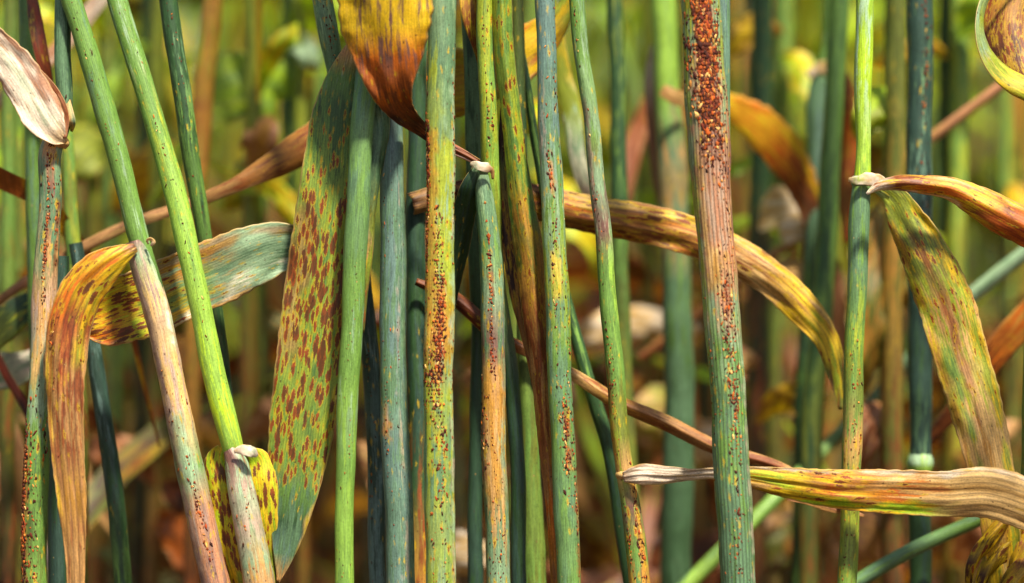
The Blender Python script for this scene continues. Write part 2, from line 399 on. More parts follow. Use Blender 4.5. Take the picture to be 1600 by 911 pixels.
# ------------------------------------------------------------------ the ground
def ground():
    n = 60; xs = np.sinh(np.linspace(-4.2, 4.2, n))*1.2
    X, Y = np.meshgrid(xs, xs+1.0)
    Zg = .012*np.sin(X*31+np.sin(Y*17))*np.cos(Y*27+X*5)*(np.abs(X) < 3)-.012
    V = np.stack([X, Y, Zg], -1).reshape(-1, 3); idx = np.arange(n*n).reshape(n, n)
    Fq = np.stack([idx[:-1, :-1], idx[:-1, 1:], idx[1:, 1:], idx[1:, :-1]], -1).reshape(-1, 4)
    m = bpy.data.materials.new('soil'); m.use_nodes = True; N = NT(m)
    tc = N.n('ShaderNodeTexCoord').outputs['Object']
    a = N.noise(tc, 40.0, 8.0); b_ = N.noise(tc, 7.0, 4.0)
    col = N.mix(N.sstep(a, .4, .62), (.035, .02, .011, 1), (.13, .08, .045, 1)); col = N.mix(N.math('MULTIPLY', b_, .5), col, (.09, .05, .025, 1))
    b = N.n('ShaderNodeBsdfPrincipled'); N.put(b.inputs['Base Color'], col); b.inputs['Roughness'].default_value = .95
    bp = N.n('ShaderNodeBump'); bp.inputs['Distance'].default_value = .01; N.put(bp.inputs['Height'], a); N.put(b.inputs['Normal'], bp.outputs[0])
    o = N.n('ShaderNodeOutputMaterial'); N.put(o.inputs[0], b.outputs[0])
    g = link('ground', mesh_from('ground', V, Fq, m)); g['kind'] = 'structure'
ground()
#HEROES
# ------------------------------------------------------------------ stalks in focus, left to right
# far left rusty stalk
g = stalk('rusty teal-green stalk at far left with a pale folded leaf at its joint',
    [(98,-40,0,26,'teal','dgreen',.35,0), (97,80,0,27,'teal','dgreen',.35,0), (92,210,0,30,'teal','sage',.4,.1), (84,226,0,34,'sage','tan',.5,.3),
     (80,300,0,36,'teal','purple',.4,.35), (73,400,0,38,'teal','tan',.45,.3), (68,480,0,40,'tan','mauve',.5,.2), (65,580,0,40,'straw','sage',.5,.25),
     (62,640,0,39,'green','sage',.5,.3), (57,740,0,40,'green','dgreen',.45,.3), (52,960,0,42,'green','olive',.45,.35)], rib=.02, paint=[(325,430,0,.16,'red','brown',.8),(230,300,.1,.25,'brown','purple',.5),(240,440,-.6,.4,'teal','sage',.6),(300,420,.8,.15,'red','dbrown',.7),(700,940,-.75,.3,'brown','ochre',.7),(-40,200,.8,.25,'dteal','dgreen',.8)])
T1 = g.thing
node_ring(T1, 90, 222, 0, 30, 16, 'straw', 'tan', lean=-.2)
pustules(g, [(225,300,.1,.4,24,.45), (330,425,.0,.10,60,.34), (300,420,.75,.12,16,.3), (700,930,-.8,.1,170,.45), (720,930,-.2,.35,70,.4), (560,700,0,.5,16,.35)])
blade('leaf', rows([(104,222,-2.4,6,'straw','tan',.4,0,0), (90,212,-3.4,34,'pale','straw',.3,0,-10), (72,188,-4,62,'pale','mint',.3,0,-15), (46,142,-4.4,66,'pale','rose',.35,0,-10), (18,98,-4.6,60,'pale','mauve',.4,0,0), (-20,56,-5,44,'pale','tan',.4,0,10), (-80,10,-5,30), (-150,-20,-5,6)]), T1, cup=.05, wave=.9, ragged=.07, pleat=.07, nu=29, seed=2, paint=[(.05,.95,.85,.2,'rose','brown',.9),(.1,.9,.45,.14,'brown','rose',.7),(.1,.8,-.05,.18,'mint','sage',.5),(0,.1,0,1,'straw','ochre',.6)])
blade('leaf', rows([(100,216,-3,8,'brown','rose',.4,0,0), (100,180,-2.6,16,'rose','brown',.4,0,30), (84,146,-3,20,'brown','rose',.4,0,30), (56,112,-3.4,16,'rose','brown',.4,0,30), (20,72,-4,8), (-10,46,-4.4,3)]), T1, seed=5, cup=.4)
blade('auricle', rows([(112,205,1,4,'yellow','sage',.4,0,0), (112,190,-2,12,'sage','straw',.5,0,0), (106,160,-1,9,'straw','tan',.4,0,0), (104,140,0,3)]), T1, seed=4)
# narrow green stalk behind it
g = stalk('slightly blurred green stalk just left of the far left rusty stalk',
    [(40,-40,24,24,'dgreen','teal',.4,.1), (46,100,24,25,'green','teal',.4,0), (52,300,24,25,'green','teal',.45,0), (58,500,26,25,'green','dgreen',.45,0), (60,930,28,25,'dgreen','dteal',.5,0)])
blade('leaf', rows([(46,-30,20,10,'brown','dbrown',.5,.3), (55,30,18,22,'red','dbrown',.5,.6,20), (64,80,17,24,'red','brown',.5,.5,30), (76,130,18,16,'dbrown','red',.5,.5,30), (82,165,20,3)]), g.thing, seed=8)
g = stalk('dark teal stalk low at left between the rusty stalk and bent brown leaf',
    [(96,400,10,24,'dgreen','dteal',.5,0), (92,560,10,26,'dgreen','dteal',.5,.1), (88,760,10,28,'dteal','dgreen',.4,0), (90,930,10,28,'dteal','dgreen',.4,0)], up=False)

# leaning stalk with the dry mauve sheath
g = stalk('leaning green stalk rising from a dry mauve sheath with a bent brown leaf',
    [(100,-40,-2,32,'green','teal',.4,0), (124,40,-2,33,'green','teal',.4,0), (160,160,-2,34,'green','teal',.35,.05), (196,290,-2,34,'green','sage',.3,0), (222,385,-2,32,'green','sage',.35,0),
     (244,460,-2,27,'dgreen','green',.5,0), (262,560,-2.2,26,'dgreen','green',.5,0), (300,730,-2.2,26), (345,960,-2.2,26)], rib=.012)
T2 = g.thing
pustules(g, [(0,380,.3,.4,14,.28)])
sh = tube('sheath', rows([(212,376,-2.2,31,'mauve','purple',.6,0), (219,400,-2.2,37,'mauve','sage',.5,0), (240,470,-2.2,39,'mauve','straw',.5,0), (260,560,-2.2,40,'straw','mauve',.5,.05),
     (281,650,-2.2,41,'straw','mauve',.5,.1), (297,730,-2.2,42,'sage','green',.4,.2), (313,800,-2.2,43,'rose','mauve',.5,.2), (340,930,-2.2,45,'rose','purple',.45,.15), (420,1300,-2.2,44,'tan','rose'), (480,1700,-2.2,40)]), M_STEM, T2, rib=.03, nrib=16, rough=.04, paint=[(380,560,.85,.2,'pale','mint',.8),(640,780,-.1,.5,'sage','mint',.8),(400,940,-.75,.22,'mauve','purple',.7),(760,940,.3,.4,'rose','purple',.6)])
sh.parent = T2
pustules(sh, [(760,840,.1,.15,40,.36), (600,760,0,.5,24,.25)])
collar_flap(T2, [(236,384,-5,3,'pale','tan',.3,0,0), (240,379,-5.4,6,'straw','pale',.3,0,20), (236,374,-5,6,'straw','pale',.3,0,50), (230,376,-4.4,4), (232,381,-4,2)], name='auricle')
# its bent blade, brown and hanging
bl = blade('leaf', rows([(212,386,-4.5,14,'tan','purple',.5,0,0), (190,398,-5.5,34,'yellow','orange',.5,.2,10), (160,420,-6,60,'yellow','orange',.5,.55,15), (132,450,-6,68,'orange','yellow',.5,.9,10),
     (112,495,-6,68,'orange','brown',.5,.6,5), (103,550,-6,66,'tan','brown',.5,.25,0), (101,620,-6,58,'tan','brown',.5,.3,0), (105,700,-6,52,'tan','brown',.5,.25,0), (112,780,-6,46,'ochre','tan',.45,.05,0), (117,860,-6,32,'tan','brown',.4,0,0), (118,1000,-6,22), (119,1120,-6,3)]),
    T2, seed=11, mat=M_DRY, cup=.25, wave=.5, nu=33, pleat=.09, paint=[(.0,.3,-.6,.3,'yellow','ygreen',.8),(.05,.35,.1,.25,'orange','red',.6),(.25,.6,.85,.2,'yellow','ochre',.7)])
bl.parent = T2
pustules(bl, [(430,640,0,.5,40,.26), (640,800,0,.5,14,.22)], flat=True)

# bright green stalk with node and spotted yellow leaf
g = stalk('bright lime-green leaning stalk ending in a white collar above a spotted yellow leaf',
    [(172,-40,2,32,'green','sage',.4,.05), (205,70,1,32,'green','sage',.4,.05), (243,190,0,34,'green','ygreen',.4,.15), (272,300,-1,35,'bright','green',.4,.12), (300,420,-2,35,'bright','green',.3,.05),
     (330,560,-2,36,'bright','lime',.4,0), (350,640,-2,36,'bright','lime',.5,0), (364,700,-2,34,'bright','ygreen',.4,0), (372,740,-1,26,'ygreen','olive'), (388,820,-1,24,'olive','dgreen'), (420,960,-1,24)], rib=.012)
T3 = g.thing
pustules(g, [(60,500,.2,.4,26,.26)])
sh = tube('sheath', rows([(358,702,-3,20,'purple','mauve',.5,0), (366,716,-3,32,'purple','sage',.5,.1), (376,760,-3,42,'mauve','mint',.5,.1), (388,820,-3,45,'sage','mauve',.5,.15), (400,880,-3,48,'tan','sage',.5,.15), (408,930,-3,50,'tan','rose',.5,.1), (450,1300,-3,44), (470,1600,-3,40)]), M_STEM, T3, rib=.025, nrib=14, rough=.04)
sh.parent = T3; pustules(sh, [(780,930,-.1,.4,20,.3)])
collar_flap(T3, [(366,706,-5.5,6,'pale','straw',.3,0,0), (380,703,-6,16,'pale','straw',.3,0,10), (394,706,-6,17,'pale','sage',.4,0,20), (402,712,-5,5)], name='ligule')
blade('leaf', rows([(352,700,-1,24,'ygreen','yellow',.5,.5,0), (348,712,-.6,46,'lime','yellow',.5,.7,0), (350,740,-.6,68,'lime','yellow',.5,1.1,5), (358,790,-.4,84,'yellow','lime',.5,1.2,5), (366,850,-.2,88,'lime','yellow',.5,1.1,5), (382,920,0,76,'ygreen','yellow',.5,.7,-10), (390,1050,2,60,'olive','yellow'), (400,1200,2,8)]),
    T3, seed=13, cup=.3, wave=.6, nu=25)
b2 = blade('leaf', rows([(392,706,.5,16,'ygreen','yellow',.5,.4,0), (402,716,1,34,'lime','yellow',.5,.5,0), (408,750,.6,48,'yellow','lime',.5,1.1,0), (412,810,.8,44,'lime','yellow',.5,1.0,0), (416,870,1.5,36,'dgreen','ygreen',.5,.4,0), (420,920,1.5,34), (424,1100,1.5,6)]), T3, seed=14, cup=.2, wave=.5)
# dark green stalk between
g = stalk('dark green narrow stalk leaning behind the arched green-white leaf at upper left',
    [(258,-40,10,28,'dgreen','green',.3,0), (272,70,10,29,'dgreen','teal',.4,0), (292,200,10,28,'dgreen','green',.5,.12), (312,320,11,26,'green','dgreen',.4,.15), (330,440,13,24,'dgreen','olive',.4,0), (350,600,15,22,'dgreen','dteal',.4,0), (372,760,17,20), (385,930,18,20)])
pustules(g, [(0,340,.3,.4,20,.26)])
stalk('blurred ochre-brown stalk behind, right of the dark green narrow stalk at upper left',
    [(338,-40,75,30,'ochre','olive',.5,0), (326,60,75,34,'ochre','ygreen',.5,.3), (316,180,75,32,'ochre','brown',.5,.3), (308,300,75,28,'olive','ochre',.5,.3), (300,930,80,26,'brown','dbrown',.5,0)])
g = stalk('dark blue-green stalk low at the left, right of the hanging brown leaf',
    [(118,380,18,22,'dteal','blue',.4,0), (142,520,18,24,'dteal','blue',.5,0), (160,640,18,26,'dteal','blue',.4,0), (178,760,18,28,'dgreen','dteal',.5,.1), (194,930,18,28,'dgreen','green',.5,0)], up=False)
# long thin straw coloured blade crossing behind
g = stalk('blurred pale green stalk right of the far left rusty stalk, behind the bent brown leaf',
    [(104,180,30,16,'green','ygreen',.5,.1), (108,300,30,24,'green','olive',.5,.2), (118,420,30,24,'green','ygreen',.5,.1), (124,600,32,22,'brown','olive',.5,.1), (130,930,34,22)], up=True)
blade('leaf', rows([(-40,500,36,12,'brown','tan',.5,0,0), (40,440,34,15,'tan','rose',.5,0,0), (110,398,30,17,'tan','rose',.5,0,0), (200,352,27,17,'rose','straw',.5,0,0), (300,318,26,18,'tan','rose',.5,0,0), (370,288,24,24,'tan','brown',.5,0,0), (430,256,24,42,'brown','ochre',.5,.1,0), (480,226,24,56,'ochre','brown',.5,.15,0), (540,190,24,50,'brown','ochre'), (600,165,24,10)]), g.thing, seed=17, cup=.3)

# hero stalk 555 with the large spotted blade
g = stalk('teal and grass-green stalk just right of the large rust-spotted leaf blade',
    [(582,-40,8,34,'teal','dgreen',.4,0), (578,60,5,36,'teal','dgreen',.4,0), (570,160,-2,37,'green','teal',.5,0), (562,280,-3,37,'teal','green',.5,0), (552,440,-3,36,'green','teal',.4,0), (546,580,-3,34,'green','sage',.3,0), (541,720,-3,31,'bright','green',.6,0), (536,930,-3,29,'green','bright',.4,0)], rib=.01)
T5 = g.thing
pustules(g, [(200,900,0,.4,26,.2)])
L4 = blade('leaf', rows([(552,60,4,6,'straw','tan',.5,.2), (545,84,3,26,'tan','straw',.5,.25), (537,120,2,52,'green','sage',.4,.35), (530,170,1.5,80,'green','dgreen',.4,.35), (524,240,1.2,96,'green','ygreen',.5,.6), (516,330,1,108,'ygreen','green',.5,1.0), (506,420,1,116,'ygreen','green',.5,1.35),
     (494,500,1,112,'ygreen','green',.4,1.25), (484,580,1,110,'ygreen','green',.5,1.35), (472,660,1,104,'green','ygreen',.5,1.0), (465,715,1,94,'ygreen','green',.5,1.25), (459,765,1,78,'teal','green',.5,.55), (452,815,1,60,'teal','dgreen',.5,.0), (444,865,1,34,'teal','blue',.4,0), (437,900,1,10,'tan','teal',.4,0), (434,910,1,3)]),
    T5, seed=21, cup=.12, wave=.5, nu=33, step=.45, ragged=.02, paint=[(.3,.62,.7,.35,'rose','brown',.6),(.55,.8,-.3,.2,'green','dgreen',.7),(.15,.95,-.95,.1,'yellow','straw',.8),(.1,.3,.2,.5,'dgreen','green',.7)])
# pale arched leaf behind the leaning stalks
blade('leaf', rows([(560,410,8,30,'teal','green',.4,0,0), (510,388,8,50,'teal','mint',.5,0,0), (465,386,7,66,'mint','teal',.5,.0,5), (430,388,6,84,'mint','teal',.45,.1,8), (390,402,5,96,'mint','sage',.5,.2,8), (340,424,5,104,'sage','tan',.5,.35,5), (290,445,5,104,'mint','ochre',.5,.4,0), (240,468,5,108,'ygreen','yellow',.5,.8,0), (195,484,5,104,'yellow','lime',.5,1.1,0), (160,498,5,88,'orange','yellow',.5,1.1,0), (132,505,5,50), (112,512,5,8)]),
    T5, seed=23, cup=-.1, wave=.7, nu=29, step=.5, paint=[(.05,.55,.1,.3,'teal','sage',.8),(.05,.5,-.55,.25,'pale','mint',.8),(.15,.7,.75,.25,'rose','ochre',.6),(.5,.8,-.2,.4,'green','ygreen',.7),(.1,.9,-.95,.12,'pale','straw',.9)])  # pale band along the blade is a painted highlight

# stalk with rust spots at the very top, running down behind
g = stalk('grey-green rust-flecked stalk partly hidden behind the top of the large spotted leaf blade',
    [(498,-40,8,30,'teal','green',.4,.3), (512,40,8,32,'teal','sage',.4,.35), (526,120,9,30,'teal','green',.4,.2), (545,260,11,28,'dteal','dgreen',.4,0), (566,420,12,28,'dteal','purple',.3,0), (578,560,12,28,'dteal','blue',.4,.1), (586,700,12,28,'blue','dteal',.5,.2), (592,930,12,28,'blue','dteal',.4,0)])
pustules(g, [(0,110,.2,.3,30,.3), (560,860,-.4,.3,16,.28)])

# blue hero
g = stalk('thick smooth blue-teal stalk in the middle left, below the tip of the orange-brown leaf',
    [(604,-40,7,34,'blue','teal',.4,0), (606,100,6,36,'blue','teal',.3,0), (612,240,3,38,'blue','dteal',.3,0), (613,360,3,40,'teal','blue',.5,0), (614,480,3,42,'teal','blue',.5,.05), (616,620,3,43,'teal','blue',.45,.22), (619,690,3,44,'blue','teal',.45,.15), (626,930,3,46,'teal','blue',.45,.1)], rib=.008, paint=[(260,940,.5,.2,'blue','mauve',.6),(625,690,-.55,.3,'ochre','rose',.8),(200,940,.9,.12,'sage','teal',.8)])  # blue band and pale right edge are highlights put into the colour
T6 = g.thing
pustules(g, [(600,700,-.5,.15,20,.28), (300,900,-.3,.4,24,.22)])
blade('leaf', rows([(592,150,1,14,'teal','sage',.5,0,0), (596,190,-1,30,'teal','sage',.5,.05,20), (590,250,-1.5,30,'teal','dgreen',.5,.1,35), (582,330,-1.5,26,'olive','teal',.5,.25,55), (578,400,-1.5,24,'ygreen','tan',.5,.3,60), (572,460,-1.2,14,'olive','brown',.5,.2,60), (568,520,-1,3)]), T6, seed=27, cup=.3, fold=.4)
g = stalk('dark green stalk between the thick blue-teal stalk and the orange-rusted one',
    [(650,-60,16,28,'teal','dgreen',.4,0), (652,200,16,30,'dteal','dgreen',.5,0), (650,430,15,32,'dgreen','dteal',.5,0), (652,640,14,34,'dgreen','dteal',.5,.2), (654,760,14,36,'brown','dgreen',.5,.3), (656,930,14,36,'brown','ochre',.5,.3)])
T6b = g.thing
# big arched brown blade going right
blade('leaf', rows([(644,318,12,34,'dbrown','tan',.5,.1,0), (690,306,14,36,'tan','dbrown',.5,.2,0), (760,300,16,46,'ochre','brown',.5,.3,0), (850,318,17,56,'ochre','brown',.5,.5,0), (930,336,18,58,'brown','ochre',.5,.7,0), (1020,352,18,62,'ochre','brown',.5,.8,0), (1110,380,18,60,'ochre','brown',.5,.6,0), (1190,424,18,56,'straw','brown',.4,.5,0), (1250,476,18,54,'ochre','yellow',.5,.2,10), (1292,528,18,44,'yellow','brown',.4,.35,20), (1308,580,18,32,'olive','brown',.5,.3,20), (1314,640,18,6)]),
    T6b, seed=29, mat=M_DRY, cup=.45, wave=.9, nu=33, pleat=.08, paint=[(.3,.85,-.75,.28,'straw','yellow',.9),(.1,.6,.2,.3,'brown','ochre',.7),(.1,.7,-.2,.2,'orange','yellow',.6),(.35,.6,.8,.2,'orange','ochre',.7),(.8,1,.2,.6,'yellow','lime',.7)])  # straw-yellow band on the upper side is a highlight put into the colour
blade('leaf', rows([(650,440,11,10,'dbrown','brown',.5,.1,0), (710,466,12,22,'brown','dbrown',.5,.3,10), (780,524,12,22,'dbrown','red',.5,.2,20), (850,560,12,18,'brown','tan',.5,.1,20), (905,590,12,20,'straw','brown',.4,0,20), (960,625,12,22,'ochre','brown',.5,.1,10), (1040,660,13,24,'brown','tan',.5,.1,5), (1115,698,14,22,'tan','brown',.5,0,0), (1230,735,16,14), (1320,800,18,3)]), T6b, seed=31, cup=.4, fold=.4)

# hero rust stalk 688
g = stalk('yellow-green stalk in the middle thickly lined with orange rust pustules',
    [(692,-40,-4,44,'sage','teal',.4,.15), (690,100,-4,45,'teal','ygreen',.4,.15), (688,220,-4,45,'ygreen','teal',.4,.25), (687,330,-4,45,'ygreen','sage',.4,.3), (687,430,-4,46,'ygreen','teal',.35,.3), (687,520,-4,47,'ochre','sage',.35,.3), (686,620,-4,47,'ygreen','teal',.45,.3), (686,760,-4,47,'ygreen','teal',.5,.35), (688,930,-4,48,'sage','ygreen',.5,.3)], rib=.008, paint=[(-60,220,.6,.5,'teal','sage',.8),(200,560,-.55,.35,'ochre','yellow',.75),(440,600,.05,.35,'ochre','rose',.8),(100,940,.9,.14,'mint','mauve',.8),(170,470,-.92,.1,'orange','brown',.8),(600,700,-.2,.25,'yellow','ygreen',.7),(560,940,.5,.25,'teal','green',.6)])  # mint right edge is a pale highlight put into the colour
pustules(g, [(170,250,-.85,.07,16,.4), (225,330,-.9,.05,60,.5), (320,430,-.9,.05,70,.42), (330,440,-.1,.25,44,.34), (470,520,.05,.22,85,.42), (460,620,.0,.25,90,.28), (510,600,.0,.3,80,.42), (560,610,-.7,.15,24,.46), (590,650,-.4,.15,24,.38), (670,700,.5,.2,10,.4), (640,920,.1,.4,70,.32), (140,460,.93,.03,22,.36), (480,700,.93,.03,14,.3)])
# yellow blade behind
g = stalk('blurred blue-green stalk directly right of the orange-rusted middle stalk',
    [(730,-40,12,26,'teal','blue',.4,0), (736,80,12,27,'teal','dteal',.4,0), (742,250,13,27,'teal','dgreen',.4,.05), (746,500,16,24,'dgreen','dteal',.4,0), (742,930,18,24,'dteal','dgreen')])
blade('leaf', rows([(604,150,20,30,'ochre','yellow',.5,.3,0), (650,134,20,90,'yellow','ochre',.5,.45,0), (700,130,20,112,'yellow','ochre',.5,.35,0), (750,120,21,90,'ygreen','yellow',.5,.3,0), (800,92,22,90,'yellow','straw',.5,.4,0), (836,66,22,70,'yellow','orange',.5,.4,0), (880,20,22,30,'yellow','ygreen',.5,.2), (900,-40,22,6)]), g.thing, seed=33, wave=1.2)
blade('leaf', rows([(706,-60,6,20,'yellow','brown',.5,.6,0), (738,-10,6,46,'yellow','ochre',.5,.8,0), (740,30,6,36,'yellow','brown',.5,.8,10), (745,70,7,16,'ygreen','brown',.5,.6,10), (748,100,8,3)]), g.thing, seed=34)

# lime stalk above collar
g = stalk('yellow-green spotted stalk rising behind a pale collar right of the orange-rusted stalk',
    [(758,-40,4,26,'ygreen','olive',.4,.35), (760,80,4,27,'ygreen','green',.5,.35), (763,190,4,28,'ygreen','green',.5,.3), (766,260,5,28,'ygreen','bright',.5,.2), (774,400,7,26,'dgreen','olive',.5,.2), (800,600,9,24,'dgreen','dteal',.5,0), (812,930,10,24)])
pustules(g, [(0,260,.3,.35,26,.3)])
# 768 stalk with collar and top leaf
g = stalk('blue-green stalk with a long orange-brown lesion, topped by a pale cream collar',
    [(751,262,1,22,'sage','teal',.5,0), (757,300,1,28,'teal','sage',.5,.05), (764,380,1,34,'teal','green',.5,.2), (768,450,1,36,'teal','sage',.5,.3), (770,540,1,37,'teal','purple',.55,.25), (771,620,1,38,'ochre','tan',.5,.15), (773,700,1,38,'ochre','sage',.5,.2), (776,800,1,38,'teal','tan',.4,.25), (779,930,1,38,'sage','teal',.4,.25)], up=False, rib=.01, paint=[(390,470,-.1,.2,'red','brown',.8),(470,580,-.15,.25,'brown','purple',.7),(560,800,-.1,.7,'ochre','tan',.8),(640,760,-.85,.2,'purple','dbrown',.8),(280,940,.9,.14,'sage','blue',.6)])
T8 = g.thing
pustules(g, [(400,470,-.15,.12,24,.4), (470,580,-.2,.15,46,.34), (600,720,-.85,.1,18,.4), (560,920,0,.5,40,.28), (820,930,.3,.3,16,.34)])
node_ring(T8, 752, 262, .8, 24, 16, 'pale', 'sage', name='collar')
collar_flap(T8, [(735,256,-.5,5,'pale','straw',.3,0,0), (744,258,-1.5,12,'pale','sage',.3,0,0), (757,262,-1.6,13,'pale','straw',.3,0,0), (768,266,-1,8,'tan','brown',.4,0,0), (770,280,-.6,3)], name='ligule')
blade('leaf', rows([(748,262,-.4,16,'sage','dgreen',.5,0,0), (738,284,0,26,'dgreen','dteal',.5,0,15), (728,330,3,40,'dgreen','dteal',.5,.1,30), (716,390,6,46,'dgreen','dteal',.4,.2,30), (704,450,8,38,'dteal','dgreen',.5,.1,30), (694,540,9,20), (688,600,9,4)]), T8, seed=37, fold=.5)
# the big orange-brown leaf at the top: rises from that collar, narrow and twisted at first
top = blade('leaf', rows([(748,254,2,10,'dbrown','brown',.5,0,0), (722,240,2.5,14,'dbrown','brown',.5,0,0), (690,224,3,18,'dbrown','red',.5,0,10), (660,204,2,24,'dbrown','brown',.5,0,20), (628,176,-3,42,'brown','dbrown',.5,.1,20), (612,140,-8,66,'brown','orange',.5,.2,10), (606,90,-10,110,'orange','purple',.5,.2,0), (602,40,-11,142,'yellow','purple',.4,.2,0), (600,-20,-12,150,'yellow','purple',.4,.2,0), (590,-120,-12,130,'yellow','orange'), (580,-300,-10,80,'ygreen','orange'), (570,-420,-8,6)]),
    T8, seed=39, cup=.35, wave=1.4, nu=33, pleat=.1)

# mottled drooping blade right of it
g = stalk('stalk carrying the long narrow mottled blade that hangs drying to orange-brown',
    [(808,-40,14,20,'olive','dgreen',.4,.2), (812,200,14,20,'dgreen','olive',.4,.2), (818,500,15,20,'olive','dgreen',.4,0), (826,700,16,32,'green','olive',.5,0), (836,930,17,40,'olive','green',.5,0)])
blade('leaf', rows([(770,-200,8,26,'ygreen','green',.5,.4), (782,-40,3,32,'ygreen','green',.5,.4,0), (788,80,2,30,'ygreen','green',.5,.5,0), (798,170,2,30,'green','ygreen',.5,.55,0), (808,260,2,34,'green','ygreen',.5,.5,0), (818,340,2,42,'green','ochre',.5,.5,0), (828,400,2,46,'ochre','olive',.5,.5,0), (836,480,2,42,'ochre','brown',.5,.4,0), (846,570,2.5,34,'tan','brown',.5,.2,0), (854,680,3,28,'ochre','brown',.5,.1,0), (864,790,3,22,'orange','tan',.5,.1,0), (872,930,3,18,'ochre','brown',.5,0), (874,1040,3,3)]),
    g.thing, seed=41, cup=.5, fold=.5, nu=21)
blade('leaf', rows([(786,150,6,6,'dbrown','olive',.5,.2), (788,260,6,22,'dbrown','olive',.5,.5), (800,360,6,36,'dbrown','ochre',.5,.6), (812,460,6,30,'dbrown','ochre',.5,.6), (826,540,6,16,'ochre','brown',.5,.3), (842,640,6,8), (860,800,6,5), (872,900,6,2)]), g.thing, seed=42)

# stalk 870
g = stalk('blue-green stalk with rust specks right of the mottled drying blade, its left side bluish',
    [(849,-40,-1,30,'blue','teal',.3,.15), (854,80,-1,31,'blue','teal',.35,.2), (859,200,-1,33,'teal','blue',.5,.2), (863,320,-1,36,'green','sage',.5,.25), (868,430,-1,38,'ygreen','teal',.5,.3), (873,540,-1,38,'green','teal',.5,.2), (880,680,-1,38,'green','teal',.5,.25), (884,780,-1,38,'teal','green',.4,.15), (888,930,-1,37,'green','teal',.4,.15)], rib=.01, paint=[(-60,260,-.7,.35,'blue','mauve',.8),(640,735,.4,.25,'red','brown',.8),(740,940,.9,.15,'brown','ochre',.7),(235,310,0,.22,'ochre','orange',.6),(380,480,0,.5,'ygreen','yellow',.6)])  # blue left edge is sky reflection put into the colour
pustules(g, [(240,310,0,.15,14,.36), (120,200,.7,.15,8,.36), (350,640,.1,.4,50,.3), (640,730,.35,.16,60,.36), (640,930,.88,.06,50,.32), (400,640,.9,.05,18,.28), (0,260,0,.4,12,.26)])
stalk('thin dark green stalk slanting behind, right of the blue-green specked stalk',
    [(866,380,16,16,'dgreen','green',.4,0), (892,500,16,20,'dgreen','green',.4,0), (920,600,16,22,'dgreen','green',.4,0), (948,690,17,24,'dgreen','dteal',.4,0), (990,930,18,26,'dgreen','dteal',.4,0)], up=True)

# stalk 950 with horizontal blade
g = stalk('slim light green stalk sending a dry pale blade right from its low collar',
    [(897,-40,1,24,'green','teal',.4,.1), (910,80,1,24,'green','sage',.4,.2), (926,200,1,25,'sage','green',.4,.2), (934,300,1,25,'sage','purple',.4,.2), (940,350,1,26,'purple','sage',.5,.2), (946,420,1,27,'green','bright',.4,.05), (956,520,1,28,'green','bright',.4,.05), (964,600,1,28,'green','olive',.5,.15), (970,680,1,28,'ygreen','olive',.5,.25), (976,736,1,29,'ygreen','tan',.5,.2), (984,790,1,30,'purple','green',.5,.4), (994,860,1,32,'green','ochre',.5,.4), (1003,960,1,34,'teal','ochre',.5,.3)], rib=.01, paint=[(745,940,.5,.3,'brown','ochre',.8),(150,380,-.6,.3,'purple','mauve',.7),(335,380,0,.8,'purple','mauve',.8),(560,740,-.8,.25,'brown','ochre',.7)])
T11 = g.thing
pustules(g, [(300,370,0,.35,14,.28), (520,740,-.5,.3,34,.26), (745,930,.4,.15,60,.36), (780,930,-.6,.2,16,.3), (0,300,-.5,.4,12,.24)])
node_ring(T11, 979, 742, 1, 28, 16, 'straw', 'tan', name='collar')
L7 = blade('leaf', rows([(974,746,-1,16,'tan','pale',.5,0,0), (996,742,-2.2,30,'pale','tan',.5,0,0), (1040,743,-1,30,'pale','mauve',.4,0,-15), (1080,742,4,22,'pale','mauve',.3,0,-30), (1112,740,6,22,'pale','straw',.3,0,-30), (1160,744,7,30,'straw','ochre',.5,0,-10), (1220,753,5,46,'ochre','yellow',.5,.5,0), (1300,764,2,60,'orange','yellow',.5,.6,0), (1400,769,0,70,'straw','orange',.5,.4,0), (1480,772,-2,72,'straw','ochre',.4,0,0), (1545,770,-3,80,'straw','yellow',.25,0,0), (1600,786,-3,80,'straw','tan',.3,0,0), (1680,830,-3,80,'tan','ochre'), (1800,900,-2,60), (1900,960,0,4)]),
    T11, seed=47, mat=M_DRY, cup=.2, wave=.5, nu=41, step=.5, pleat=.13, paint=[(.18,.75,-.9,.16,'pale','straw',.9),(.2,.7,-.2,.24,'ochre','brown',.7),(.55,.95,0,.8,'straw','yellow',.4),(.2,.33,-.2,.5,'lime','yellow',.8),(.28,.55,.72,.35,'lime','yellow',1),(.5,.75,.7,.3,'straw','ochre',.7),(.0,.17,0,1,'pale','mauve',.8)])
blade('leaf', rows([(1230,780,9,4,'tan','rose',.5,0), (1262,782,9,14,'rose','tan',.5,0), (1300,792,9,18,'rose','tan',.5,0), (1330,800,9,10), (1350,806,9,3)]), T11, seed=48)

